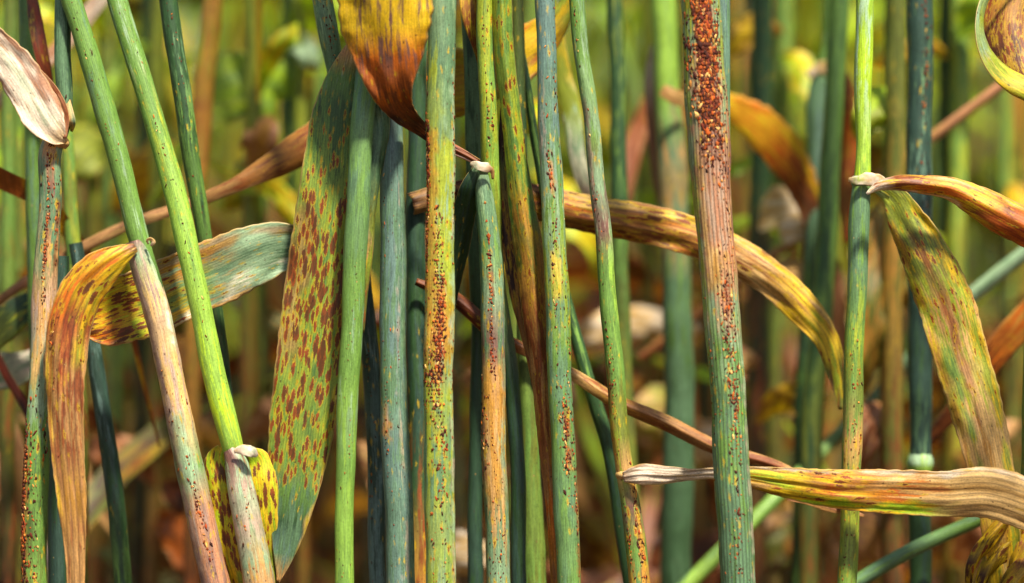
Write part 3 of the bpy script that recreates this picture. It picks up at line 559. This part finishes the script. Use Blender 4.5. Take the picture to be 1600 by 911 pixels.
# the rust-covered thick stalk
g = stalk('thickest stalk, right of centre, its upper part crusted with dark red-brown rust, teal below',
    [(1090,-40,-6,62,'ygreen','sage',.5,.2), (1097,60,-6,64,'ygreen','sage',.5,.3), (1104,180,-6,66,'sage','rose',.5,.3), (1110,250,-6,64,'rose','purple',.55,.1), (1116,330,-6,60,'tan','purple',.5,0), (1120,390,-6,58,'ochre','rose',.5,0), (1126,470,-6,56,'sage','rose',.5,.15), (1131,540,-6,56,'green','sage',.5,.2), (1138,640,-6,56,'teal','green',.5,.2), (1146,760,-6,56,'teal','green',.4,.2), (1157,960,-6,56,'teal','dgreen',.4,.2)], mat=M_RIB, rib=.03, nrib=22, na=44, paint=[(-60,150,0,.55,'brown','rose',.75),(60,240,.15,.5,'rose','purple',.8),(-40,215,.03,.42,'red','dbrown',1.0),(240,400,-.5,.35,'straw','tan',.7),(240,400,.2,.7,'mauve','rose',.8),(-60,560,-.9,.2,'ygreen','sage',.8),(400,520,.35,.3,'rose','brown',.7),(380,460,-.3,.4,'ochre','straw',.8),(540,960,.93,.12,'mauve','mint',.7),(620,650,.3,.2,'red','brown',.4)])  # mauve-mint right edge low down is a highlight painted into the colour
pustules(g, [(-10,40,-.1,.2,60,.5), (-30,225,.05,.28,60,.7), (30,130,0,.27,300,.5), (0,240,.05,.3,220,.34), (60,110,-.75,.15,34,.5), (60,120,.7,.15,44,.5), (110,200,.12,.27,210,.5), (190,235,.2,.3,60,.44), (225,300,.6,.2,14,.3), (230,470,.75,.1,30,.3), (410,470,.3,.3,30,.36), (465,540,.25,.2,60,.42), (560,600,.15,.15,24,.4), (615,650,.25,.2,28,.4), (670,710,.3,.2,18,.38), (540,930,0,.5,40,.3), (840,880,.1,.1,16,.36), (420,700,-.93,.04,20,.3)])
tube('sheath', rows([(1128,-60,-3,26,'blue','teal',.5,0), (1128,40,-3,26,'blue','teal',.5,0), (1130,140,-3,22,'teal','blue',.5,.1), (1133,240,-3,16,'teal','green',.5,0), (1136,330,-3,8,'sage','green'), (1138,380,-3,2)]), M_STEM, g.thing)

# ------------------------------------------------------------------ right part, softer
g = stalk('light green stalk at right with cream collar and two mottled leaves',
    [(1353,-40,8,27,'bright','mint',.4,0), (1350,100,8,28,'lime','mint',.45,0), (1346,270,8,26,'bright','lime',.5,0), (1344,300,8,30,'teal','green',.4,0), (1340,420,8,31,'teal','green',.4,.05), (1337,520,8,31,'green','ygreen',.5,.15), (1334,600,8,31,'green','olive',.5,.15), (1331,690,8,31,'tan','green',.5,.3), (1327,800,8,30,'ygreen','olive',.5,.2), (1323,940,8,30,'green','olive',.5,.2)])
T13 = g.thing; pustules(g, [(560,740,.3,.4,34,.3), (780,930,0,.4,16,.26)])
node_ring(T13, 1346, 284, 8, 27, 18, 'pale', 'sage', name='collar')
collar_flap(T13, [(1326,281,6.8,6,'straw','pale',.3,0,0), (1340,282,5.4,13,'pale','lime',.3,0,0), (1356,279,5.4,20,'pale','straw',.2,0,0), (1370,281,5.6,19,'pale','straw',.2,0,0), (1386,288,5.8,8), (1394,294,6,2)], name='ligule')
blade('leaf', rows([(1354,303,1,3,'pale','straw',.3,0,0), (1370,292,1,12,'pale','brown',.4,0,0), (1400,286,1,22,'brown','yellow',.45,.3,0), (1440,288,1,28,'brown','orange',.5,.5,0), (1490,296,1,36,'yellow','orange',.5,.3,0), (1530,316,1,50,'yellow','brown',.5,.4,0), (1570,338,1,58,'brown','orange',.5,.3,0), (1610,358,1,58,'orange','red',.5,.3,0), (1700,420,2,50,'brown','orange'), (1820,540,4,6)]), T13, seed=51, cup=.6, wave=.8, fold=.3, nu=25, paint=[(.1,.6,-.85,.2,'yellow','straw',.9),(.2,.4,0,.4,'yellow','orange',.7),(.35,.7,.3,.5,'orange','red',.8),(.02,.3,.9,.15,'pale','straw',.8)])
blade('leaf', rows([(1362,288,7,12,'ygreen','sage',.5,0,0), (1392,304,7,34,'olive','ygreen',.5,.3,-10), (1420,350,7,62,'ygreen','olive',.5,.5,-15), (1450,410,6,78,'ygreen','olive',.5,.6,-10), (1480,480,6,88,'ygreen','tan',.5,.5,-5), (1500,550,6,86,'ygreen','straw',.5,.4,0), (1522,620,6,84,'straw','ygreen',.5,.3,0), (1540,690,6,78,'straw','tan',.5,.1,0), (1554,760,6,66,'tan','straw',.5,.0,0), (1565,840,6,60,'ygreen','yellow',.5,.4), (1575,960,8,50,'olive','yellow',.5,.5), (1580,1150,8,5)]), T13, seed=53, cup=.2, wave=.8, nu=33, pleat=.05, paint=[(.05,.6,-.75,.25,'ygreen','yellow',.9),(.08,.75,.8,.2,'yellow','ochre',.8),(.1,.5,.05,.22,'rose','brown',.8),(.3,.6,.45,.22,'green','ygreen',.9),(.45,.8,-.1,.4,'straw','ochre',.8)])
g = stalk('tall dark teal stalk at the right with a pale swollen joint low down, slightly blurred',
    [(1436,-40,32,40,'dteal','dgreen',.4,.1), (1437,150,32,40,'dteal','teal',.4,.15), (1437,350,32,40,'dteal','blue',.5,.05), (1438,550,32,39,'dteal','dgreen',.4,0), (1439,700,32,34,'dteal','teal',.4,0), (1438,760,32,34,'dgreen','dteal',.4,0), (1437,940,32,36,'dgreen','dteal',.4,0)])
pustules(g, [(-20,140,.3,.15,34,.4), (180,420,.5,.3,12,.36)])
node_ring(g.thing, 1438, 724, 32, 33, 32, 'mint', 'bright')
# curled leaf top right
g = stalk('stalk at the right edge carrying the curled yellow-brown leaf in the corner',
    [(1640,-40,12,30,'teal','green',.4,0), (1630,200,12,30,'teal','green',.4,0), (1616,500,14,30,'green','olive',.4,.1), (1606,800,14,30,'olive','green',.4,.2), (1598,940,14,30,'green','olive',.4,.2)])
T15 = g.thing
blade('leaf', rows([(1628,-60,10,12,'yellow','olive',.5,.2,0), (1586,-50,6,26,'ygreen','sage',.5,.1,50), (1548,-14,3,30,'ygreen','sage',.5,.1,65), (1533,30,1,30,'mint','ygreen',.5,.0,60), (1540,76,0,34,'ygreen','sage',.5,.05,50), (1568,116,0,40,'ygreen','yellow',.5,.15,35), (1606,138,0,40,'yellow','ygreen',.5,.2,20), (1660,150,2,30), (1720,140,4,4)]), T15, seed=61, cup=.3, wave=.5)
blade('leaf', rows([(1650,-80,14,30,'brown','yellow',.5,.4,0), (1606,-30,12,90,'brown','yellow',.5,.7,0), (1584,30,10,96,'ochre','brown',.55,.8,0), (1590,80,8,80,'ochre','dbrown',.5,.8,0), (1610,126,6,40,'yellow','brown',.5,.4,0), (1640,150,6,5)]), T15, seed=62, cup=.5)
# crumpled leaves bottom right
for k, (x0, y0, x1, y1, ww) in enumerate([(1600,800,1540,900,26), (1606,812,1584,930,30), (1590,770,1522,880,20), (1612,850,1560,960,34)]):
    blade('leaf', rows([(x0,y0,10-k,6,'brown','yellow',.5,.4,0), ((x0*2+x1)/3+8,(y0*2+y1)/3,7-k,ww,'yellow','brown',.5,.7,20), ((x0+x1*2)/3,(y0+y1*2)/3,6-k,ww*1.2,'dbrown','yellow',.45,.7,-20), (x1,y1,6-k,ww,'yellow','dbrown',.5,.6,30), (x1-8,y1+60,8,4)]), T15, seed=63+k, cup=.5, fold=.5)

# blurred stalks with recognisable places
g = stalk('blurred blue-green stalk with cream collar and small rust-red hanging leaf',
    [(1296,-40,76,26,'green','mint',.4,0), (1290,100,76,26,'green','sage',.4,0), (1284,130,76,34,'teal','blue',.4,0), (1278,280,76,32,'teal','blue',.4,0), (1268,420,76,30,'dteal','green',.4,0), (1258,600,78,30,'dgreen','green',.4,0), (1250,940,80,32,'dgreen','green',.4,0)])
node_ring(g.thing, 1288, 112, 76, 30, 22, 'pale', 'straw', name='collar')
blade('leaf', rows([(1262,118,74,10,'pale','straw',.4,0), (1285,104,74,18,'straw','ygreen',.4,.1), (1310,120,74,30,'brown','ochre',.5,.4), (1322,170,74,44,'red','brown',.5,.5), (1324,230,75,50,'orange','brown',.5,.5), (1326,300,75,40,'ochre','red',.5,.5), (1322,380,75,10)]), g.thing, seed=71)
g = stalk('blurred stalk, lime above and teal below, left of the thickest rusty stalk',
    [(1036,-40,62,40,'bright','green',.4,0), (1042,140,62,40,'bright','teal',.4,0), (1048,240,62,46,'teal','tan',.45,0), (1054,330,62,46,'tan','teal',.5,.3), (1058,440,62,44,'teal','green',.4,0), (1060,640,64,48,'teal','dgreen',.4,0), (1056,940,66,50,'dgreen','teal',.4,0)])
T16 = g.thing
blade('leaf', rows([(1076,158,58,20,'straw','tan',.4,0), (1056,152,56,24,'tan','straw',.4,0), (1034,140,56,18,'tan','straw',.4,0)]), T16, seed=72)
blade('leaf', rows([(1020,70,66,6,'pale','rose',.4,0), (1022,110,66,26,'pale','rose',.4,0), (1026,180,66,32,'rose','straw',.4,0), (1032,270,66,28,'rose','tan',.4,0), (1040,360,66,8)]), T16, seed=73)
blade('leaf', rows([(1070,160,62,10,'tan','orange',.4,.1), (1140,164,66,36,'orange','yellow',.6,.1), (1180,190,68,58,'yellow','orange',.5,.1), (1220,232,70,66,'orange','yellow',.35,.2), (1252,285,72,50,'brown','orange',.4,.2), (1278,360,76,40,'rose','brown',.4,0), (1296,450,80,44,'rose','brown',.4,0), (1312,530,84,30,'rose','tan',.4,0), (1326,620,84,6)]), T16, seed=74, mat=M_LEAF, ragged=.09, paint=[(.1,.5,-.7,.25,'yellow','orange',.9)])
def diag(label, pts, name='wheat_stalk'):
    R = rows(pts); base = R[0][:3].copy()
    t = thing(name, label, 'wheat stalk', tuple(base), 'fallen stalks lying across the crop')
    return tube('stem', R, M_STEM, t, step=2)
diag('blurred blue-green stalk leaning diagonally from the right edge down to the lower middle',
    [(420,1600,40,26,'green','teal',.4,0), (960,1030,48,25,'bright','green',.4,0), (1080,908,52,25,'bright','teal',.4,0), (1210,780,56,23,'green','bright',.4,0), (1380,606,76,20,'teal','sage',.4,0), (1510,470,66,23,'mint','teal',.4,0), (1640,366,60,25,'mint','teal',.4,0), (1900,160,60,14)])
diag('blurred green stalk leaning diagonally at the bottom right, crossing the dark teal jointed stalk',
    [(800,1500,30,26,'teal','dgreen',.4,0), (1300,935,26,24,'teal','green',.4,0), (1420,862,25,23,'teal','green',.4,0), (1520,816,24,22,'green','teal',.4,0), (1700,740,22,16,'green','olive')])
diag('blurred thin pinkish-brown dry stalk leaning diagonally at the upper right',
    [(1000,560,90,14,'brown','tan',.4,0), (1300,330,80,16,'tan','brown',.4,0), (1470,205,70,17,'rose','tan',.4,0), (1570,130,66,17,'rose','tan',.4,0), (1800,-40,60,10)])
g = diag('blurred brown and orange dry stalk slanting at the right edge',
    [(1380,800,55,10,'dbrown','brown',.5,0), (1450,690,50,14,'dbrown','brown',.5,0), (1530,590,45,16,'brown','dbrown',.5,0), (1620,480,42,16,'brown','orange',.5,0), (1700,400,40,10)])
blade('leaf', rows([(1440,700,50,14,'dbrown','brown',.5,0), (1500,630,46,30,'dbrown','brown',.5,.1), (1550,560,43,42,'dbrown','orange',.5,.1), (1600,500,41,44,'orange','ochre',.5,.1), (1660,430,40,20), (1720,370,40,4)]), g.parent, seed=77)
# left edge odds
g = stalk('blurred stalk at the left edge carrying pale and dark dead leaves',
    [(20,-40,50,24,'olive','green',.4,0), (14,300,50,24,'green','olive',.4,.1), (10,600,52,26,'olive','brown',.4,.1), (14,940,54,26,'dbrown','brown',.4,0)])
blade('leaf', rows([(-60,560,36,30,'mint','sage',.4,0), (0,580,36,60,'mint','pale',.4,0), (40,570,38,46,'pale','mint',.4,0), (80,540,40,8)]), g.thing, seed=81)
blade('leaf', rows([(-60,560,30,30,'olive','dgreen',.4,0), (-10,520,30,52,'olive','ygreen',.4,.2), (30,486,30,48,'dgreen','ygreen',.4,.2), (80,450,32,6)]), g.thing, seed=82)
blade('leaf', rows([(-20,520,30,8,'dbrown','brown',.4,0), (10,585,30,13,'red','dbrown',.4,0), (36,630,30,14,'dbrown','red',.4,0), (70,700,30,12), (110,780,32,3)]), g.thing, seed=83)
blade('leaf', rows([(-20,610,55,30,'rose','tan',.4,0), (8,670,55,40,'rose','straw',.4,0), (30,740,55,34,'tan','rose',.4,0), (46,840,56,24), (54,940,56,8)]), g.thing, seed=84)
blade('leaf', rows([(-40,190,62,20,'rose','tan',.4,0), (20,140,60,24,'rose','pale',.4,0), (90,78,60,26,'rose','pale',.4,0), (160,-6,60,24,'pale','rose',.4,0), (220,-90,60,8)]), g.thing, seed=85)
# curled pale leaf behind 900
g = stalk('blurred green stalk right of centre carrying a white-tipped hooked leaf',
    [(960,-40,50,26,'dgreen','olive',.4,0), (968,300,50,26,'dgreen','green',.4,0), (974,600,52,28,'olive','dgreen',.4,.1), (1000,940,54,30,'olive','brown',.4,0)])
blade('leaf', rows([(962,330,48,8,'pale','sage',.4,0), (915,290,40,24,'pale','mint',.4,0), (900,230,38,26,'mint','pale',.4,0), (893,170,38,30,'ygreen','mint',.4,0), (876,110,38,30,'ygreen','yellow',.4,0), (864,40,38,30,'ygreen','yellow',.4,0), (850,-60,38,10)]), g.thing, seed=86)

# blurred stalks behind whose dead or yellow leaves make the large soft patches
def carrier(label, x0, x1, dy, w, cols, leaves):
    a, b, c = cols
    g = stalk(label, [(x0,-40,dy,w,a,b,.4,.1), ((x0*2+x1)/3,280,dy,w,a,b,.5,.1), ((x0+x1*2)/3,610,dy,w,b,c,.5,.1), (x1,940,dy,w,c,b,.4,.1)], step=3)
    for k, (ys, ex, ey, lw, c1, c2, rl) in enumerate(leaves):
        sx = x0+(x1-x0)*(ys+40)/980; sg = 1 if ex > sx else -1
        L = math.hypot(ex-sx, ey-ys)
        blade('leaf', rows([(sx,ys,dy-2,8,c1,c2,.5,.1,0), (sx+(ex-sx)*.22,ys+(ey-ys)*.22-L*.16,dy-6,lw*.8,c1,c2,.5,.1,rl), (sx+(ex-sx)*.55,ys+(ey-ys)*.5-L*.14,dy-12,lw,c1,c2,.5,.15,rl), (sx+(ex-sx)*.82,ys+(ey-ys)*.8-L*.04,dy-12,lw*.8,c1,c2,.5,.15,rl+15), (ex,ey,dy-8,5,c2,c1,.5,.1)]),
              g.thing, seed=x0+k, step=2, nu=13, cup=.3, wave=2.5, ragged=.16, wfreq=.12, thick=False)
carrier('blurred stalk at upper left with a wide glowing lime leaf', 452, 470, 110, 28, ('green','dgreen','brown'), [(150,320,150,130,'lime','bright',-25), (60,560,20,90,'lime','ygreen',-20), (70,500,110,40,'mint','sage',0), (260,350,330,70,'yellow','ygreen',0), (560,360,470,44,'sage','straw',0)])
carrier('blurred olive stalk behind the leaning green stalks, with yellow leaves', 165, 190, 130, 26, ('olive','green','dbrown'), [(230,70,300,80,'ygreen','olive',0), (60,40,-40,60,'yellow','lime',0), (330,300,220,60,'ochre','yellow',0), (700,90,640,50,'dbrown','brown',0)])
carrier('blurred brown stalk low behind the bright lime-green stalk', 400, 380, 95, 28, ('ygreen','olive','brown'), [(690,470,640,60,'tan','rose',0), (300,420,180,60,'ochre','rose',0), (850,250,760,70,'brown','dbrown',0)])
carrier('blurred stalk behind the thick blue-teal stalk with pale dead leaves low down', 640, 655, 85, 26, ('green','olive','brown'), [(360,690,420,60,'rose','tan',0), (830,560,690,70,'rose','straw',0), (900,770,860,70,'pale','straw',0)])
carrier('blurred green stalk behind the mottled drying blade', 800, 812, 80, 28, ('olive','green','olive'), [(640,720,590,60,'rose','tan',0), (540,900,640,50,'rose','mauve',0), (200,870,190,60,'yellow','lime',0)])
carrier('blurred olive-brown stalk right of centre bearing white dead leaf scraps', 1040, 1090, 120, 30, ('dgreen','olive','brown'), [(540,880,530,56,'pale','straw',0), (500,1080,540,44,'straw','pale',0), (660,985,660,80,'straw','ygreen',0), (720,1140,700,80,'pale','ochre',0), (860,1000,900,70,'brown','dbrown',0)])
carrier('blurred dark green stalk behind right of the thickest rusty stalk', 1192, 1180, 90, 32, ('dgreen','dgreen','brown'), [(570,1120,590,50,'rose','straw',0), (360,1275,340,90,'pale','straw',0), (440,1290,470,60,'tan','straw',0), (660,1300,620,50,'ochre','yellow',0)])
carrier('blurred stalk behind the light green collared stalk with a broad olive leaf', 1398, 1385, 70, 30, ('green','olive','brown'), [(330,1350,620,80,'olive','ochre',0), (150,1340,220,60,'lime','ygreen',0), (640,1330,740,60,'brown','rose',0), (880,1300,830,90,'rose','tan',0)])
carrier('blurred olive stalk behind the long mottled leaf at right', 1500, 1490, 100, 30, ('green','ygreen','brown'), [(60,1590,10,90,'lime','bright',0), (420,1400,480,60,'ochre','olive',0), (830,1400,780,90,'rose','tan',0), (880,1590,850,90,'brown','rose',0)])
carrier('blurred leaf-laden yellow-green stalk deep at the lower left', 250, 240, 110, 26, ('ygreen','olive','brown'), [(540,330,620,40,'brown','ochre',0), (760,140,690,60,'rose','brown',0), (820,320,900,60,'brown','orange',0)])

stalk('blurred dark green stalk crossing in front of the leaning blue-green one, low at right', [(1312,-40,60,30,'green','dgreen',.4,0), (1290,400,60,32,'dgreen','green',.5,0), (1268,700,60,34,'dgreen','olive',.5,0), (1262,940,60,34,'olive','brown',.5,0)], step=3)
stalk('blurred olive-brown stalk just left of the tall dark teal jointed stalk', [(1402,-40,58,30,'olive','green',.4,.1), (1396,400,58,32,'olive','ochre',.5,.2), (1392,700,58,34,'brown','olive',.5,0), (1396,940,58,34,'brown','dbrown',.5,0)], step=3)

rl = random.Random(21)
SPOTS = [(30,'nearest the left edge behind the far left rusty stalk'), (140,'behind the bent brown leaf'), (235,'behind the dry mauve sheath'), (395,'left of the large spotted leaf blade'),
  (470,'behind the large spotted leaf blade'), (700,'behind the orange-rusted middle stalk'), (830,'behind the hanging mottled blade'), (1010,'right of the slim light green stalk'),
  (1120,'directly behind the thickest rusty stalk'), (1225,'between the thickest stalk and the cream collar'), (1310,'left of the light green collared stalk'), (1480,'behind the long mottled leaf at right'), (1560,'below the curled corner leaf')]
for k, (x, where) in enumerate(SPOTS):
    dyy = rl.uniform(95, 150); lv = []
    for q in range(5):
        ys = rl.uniform(40, 930); up_ = ys < 430
        c1, c2 = rl.choice([('lime','yellow'), ('bright','lime'), ('yellow','ochre'), ('lime','ygreen')] if up_ else [('brown','dbrown'), ('rose','brown'), ('ochre','brown'), ('dbrown','olive'), ('olive','dbrown')])
        if not up_ and q == 0: c1, c2 = 'straw', 'rose'
        sgn = rl.choice((-1, 1)); lv.append((ys, x+sgn*rl.uniform(60, 170), ys+rl.uniform(-130, 190), rl.uniform(20, 58), c1, c2, rl.uniform(-50, 50)))
    carrier('soft-focus %s stalk with ragged leaves, %s' % (('green', 'olive', 'dark green')[k % 3], where), x, x+rl.uniform(-30, 30), dyy, rl.uniform(18, 30), (('green','olive','dbrown'), ('ygreen','olive','brown'), ('dgreen','dgreen','dbrown'))[k % 3], lv)
# ------------------------------------------------------------------ the crop behind: individual stalks as copies of a few built ones
def world_rows(P):
    c = lambda s: PAL[s] if isinstance(s, str) else np.asarray(s)
    return np.array([np.concatenate([p[0], [p[1]], c(p[2]), c(p[3]), [p[4], p[5], p[6] if len(p) > 6 else 0]]) for p in P])
def far_leaf(parent, h, az, L, W, lift, c1, c2, mixv, rust, seed, steps=9):
    """arching ribbon that leaves the stem at height h"""
    P = []; p = np.array([0, 0, h]); el = lift; d = np.array([math.cos(az), math.sin(az), 0.])
    side = np.array([-d[1], d[0], 0.])
    V, D = [], []
    for k in range(steps+1):
        f = k/steps; wd = W*min(1, .25+3*f)*(1-f**2.2)+.0006
        V.append((p.copy(), wd, f)); p = p+(d*math.cos(el)+np.array([0, 0, math.sin(el)]))*L/steps; el -= (.30+.12*math.sin(seed+k))*(1+f)*.75
        if el < -1.5: el = -1.5
        d = d+side*.08*math.sin(seed*3+k*.9); d /= np.linalg.norm(d)
    return V, side
def build_proto(kind, seed):
    rs = random.Random(seed)
    H = rs.uniform(.70, .82); lean = (rs.gauss(0, .03), rs.gauss(0, .03))
    up_c, lo_c = kind['stem']
    V, Fc, UV, T1_, T2_, DA = [], [], [], [], [], []
    n, m = 18, 7
    cx = lambda z: np.array([lean[0]*(z/H)**1.5+.004*math.sin(z*9+seed), lean[1]*(z/H)**1.5, z])
    for i in range(n+1):
        z = H*i/n; r = .0018*(1-.35*i/n); f = min(1, max(0, (z-.40)/.12))
        for j in range(m+1):
            a = 2*math.pi*j/m; V.append(cx(z)+np.array([math.cos(a)*r, math.sin(a)*r, 0])); UV.append((a*r*1000, z*1000))
            T1_.append(PAL[lo_c]*(1-f)+PAL[up_c]*f); T2_.append(PAL['dbrown']*(1-f)+PAL[kind['stem2']]*f); DA.append((.45, .15, 0))  # lower stem dark brown: shade deep in the crop put into the colour
    idx = np.arange((n+1)*(m+1)).reshape(n+1, m+1)
    Fq = np.stack([idx[:-1, :-1], idx[:-1, 1:], idx[1:, 1:], idx[1:, :-1]], -1).reshape(-1, 4)
    stem = mesh_from('stem', V, Fq, M_STEM, UV, np.array(T1_), np.array(T2_), np.array(DA))
    leaves = []
    for (h, cols, cnt) in kind['leaves']:
        for q in range(cnt):
            hh = h+rs.uniform(-.06, .06); az = rs.uniform(0, 2*math.pi); c1, c2 = rs.choice(cols)
            pts, side = far_leaf(None, hh, az, rs.uniform(.12, .22), rs.uniform(.005, .011), rs.uniform(.5, 1.35), c1, c2, .5, .3, rs.random()*9)
            LV, LU, L1, L2, LD = [], [], [], [], []; nn = 5; vv = 0
            for k, (p, wd, f) in enumerate(pts):
                tw = math.sin(f*3+seed)*.8; base = cx(hh)*np.array([1, 1, 0])
                for s in np.linspace(-1, 1, nn):
                    o = side*math.cos(tw)*s*wd/2+np.array([0, 0, math.sin(tw)*s*wd/2-abs(s)*-wd*.12])
                    LV.append(p+o+base); LU.append((s*wd*500, k*18.)); L1.append(PAL[c1]*(1-.0*f)); L2.append(PAL[c2]); LD.append((.3+.5*f, kind['rust']+.3*f, abs(s)*.92))
            ix = np.arange(len(pts)*nn).reshape(-1, nn)
            Fl = np.stack([ix[:-1, :-1], ix[:-1, 1:], ix[1:, 1:], ix[1:, :-1]], -1).reshape(-1, 4)
            leaves.append(mesh_from('leaf', LV, Fl, M_FAR, LU, np.array(L1), np.array(L2), np.array(LD)))
    return stem, leaves
DEAD = [('brown','dbrown'), ('dbrown','brown'), ('rose','brown'), ('ochre','dbrown'), ('dbrown','olive'), ('olive','dbrown')]
LIVE = [('lime','ygreen'), ('bright','ygreen'), ('lime','yellow'), ('green','bright'), ('yellow','ochre'), ('mint','lime'), ('lime','bright')]
KINDS = [
  dict(word='green', stem=('green','dbrown'), stem2='teal', rust=.2, leaves=[(.2,DEAD,2), (.3,DEAD,2), (.37,DEAD,2), (.44,DEAD,2), (.54,LIVE,1), (.63,LIVE,2)]),
  dict(word='dark green', stem=('dgreen','dbrown'), stem2='dteal', rust=.2, leaves=[(.2,DEAD,1), (.3,DEAD,2), (.38,DEAD,3), (.45,DEAD,2), (.52,LIVE,1), (.62,LIVE,2)]),
  dict(word='yellowish', stem=('ygreen','dbrown'), stem2='bright', rust=.35, leaves=[(.2,DEAD,1), (.38,DEAD,2), (.45,DEAD,1), (.5,LIVE,2), (.62,LIVE,1)]),
  dict(word='straw-brown', stem=('olive','dbrown'), stem2='ochre', rust=.3, leaves=[(.2,DEAD,1), (.38,DEAD,3), (.48,[('rose','brown'),('ygreen','brown')],2), (.6,LIVE,1)]),
]
PROT = [[build_proto(k, 10*i+s) for s in range(4)] for i, k in enumerate(KINDS)]
def place_far(ki, si, x, y, rz, scale=1.0):
    k = KINDS[ki]; stem, leaves = PROT[ki][si]
    far = y > .75
    t = thing('wheat_stalk', ('far ' if far else '')+k['word']+' wheat stalk blurred among many alike '+('deep in' if far else 'in the front rows of')+' the crop behind', 'wheat stalk', (x, y, 0), k['word']+(' stalks far back' if far else ' stalks in the rows behind'))
    t.rotation_euler = (0, 0, rz); t.scale = (scale,)*3
    link('stem', stem, t)
    for l in leaves: link('leaf', l, t)
rs = random.Random(5)
n_far = 0; spots = []
while n_far < 230:
    y = .15+1.25*rs.random()**1.0
    hw = .18*(y+F)+.03
    x = rs.uniform(-hw, hw)
    if any((x-a)**2+(y-b)**2 < .012**2 for a, b in spots): continue
    spots.append((x, y)); ki = rs.choices(range(4), (4, 5, 2, 1))[0]
    place_far(ki, rs.randrange(4), x, y, rs.uniform(0, 6.28), rs.uniform(.94, 1.08)); n_far += 1

# everything farther off and to the sides, which reads as one mass
def mass(name, boxes, count, seed):
    r_ = random.Random(seed); Vs, Fs, U_, A1, A2, AD = [], [], [], [], [], []; nv = 0
    src = []
    for i in range(len(KINDS)):
        for (st, lv) in PROT[i]:
            for part in [st]+lv:
                v = np.empty(len(part.vertices)*3, np.float32); part.vertices.foreach_get('co', v); v = v.reshape(-1, 3)
                f_ = np.empty(len(part.loops), np.int32); part.loops.foreach_get('vertex_index', f_); f_ = f_.reshape(-1, 4)
                at = []
                for nm in ('tint', 'tint2', 'data'):
                    a = np.empty(len(v)*4, np.float32); part.attributes[nm].data.foreach_get('color', a); at.append(a.reshape(-1, 4)[:, :3])
                src.append((i, part is st, v, f_, at))
    groups = {}
    gi = -1
    for s in src:
        if s[1]: gi += 1
        groups.setdefault(gi, []).append(s)
    for _ in range(count):
        x0, x1, y0, y1 = r_.choices(boxes, [(b[1]-b[0])*(b[3]-b[2])*b[4] for b in boxes])[0][:4]
        x, y, a, s_ = r_.uniform(x0, x1), r_.uniform(y0, y1), r_.uniform(0, 6.28), r_.uniform(.94, 1.08)
        ca, sa = math.cos(a)*s_, math.sin(a)*s_
        for (_, _, v, f_, at) in groups[r_.randrange(len(groups))]:
            q = np.stack([v[:, 0]*ca-v[:, 1]*sa+x, v[:, 0]*sa+v[:, 1]*ca+y, v[:, 2]*s_], -1)
            Vs.append(q); Fs.append(f_+nv); nv += len(q); A1.append(at[0]); A2.append(at[1]); AD.append(at[2]); U_.append(q[:, [0, 2]]*1000)
    me = mesh_from(name, np.concatenate(Vs), np.concatenate(Fs), M_FAR, np.concatenate(U_), np.concatenate(A1), np.concatenate(A2), np.concatenate(AD))
    o = link(name, me); o['kind'] = 'stuff'; o['label'] = 'dense mass of blurred green and brown wheat filling the far background'; o['category'] = 'wheat crop'
mass('distant_wheat', [(-1.1, 1.1, 1.5, 3.0, 1.0), (-1.0, -.34, .1, 1.5, .6), (.34, 1.0, .1, 1.5, .6), (-.9, -.14, -.1, .1, .35), (.16, .9, -.1, .1, .35)], 1500, 3)
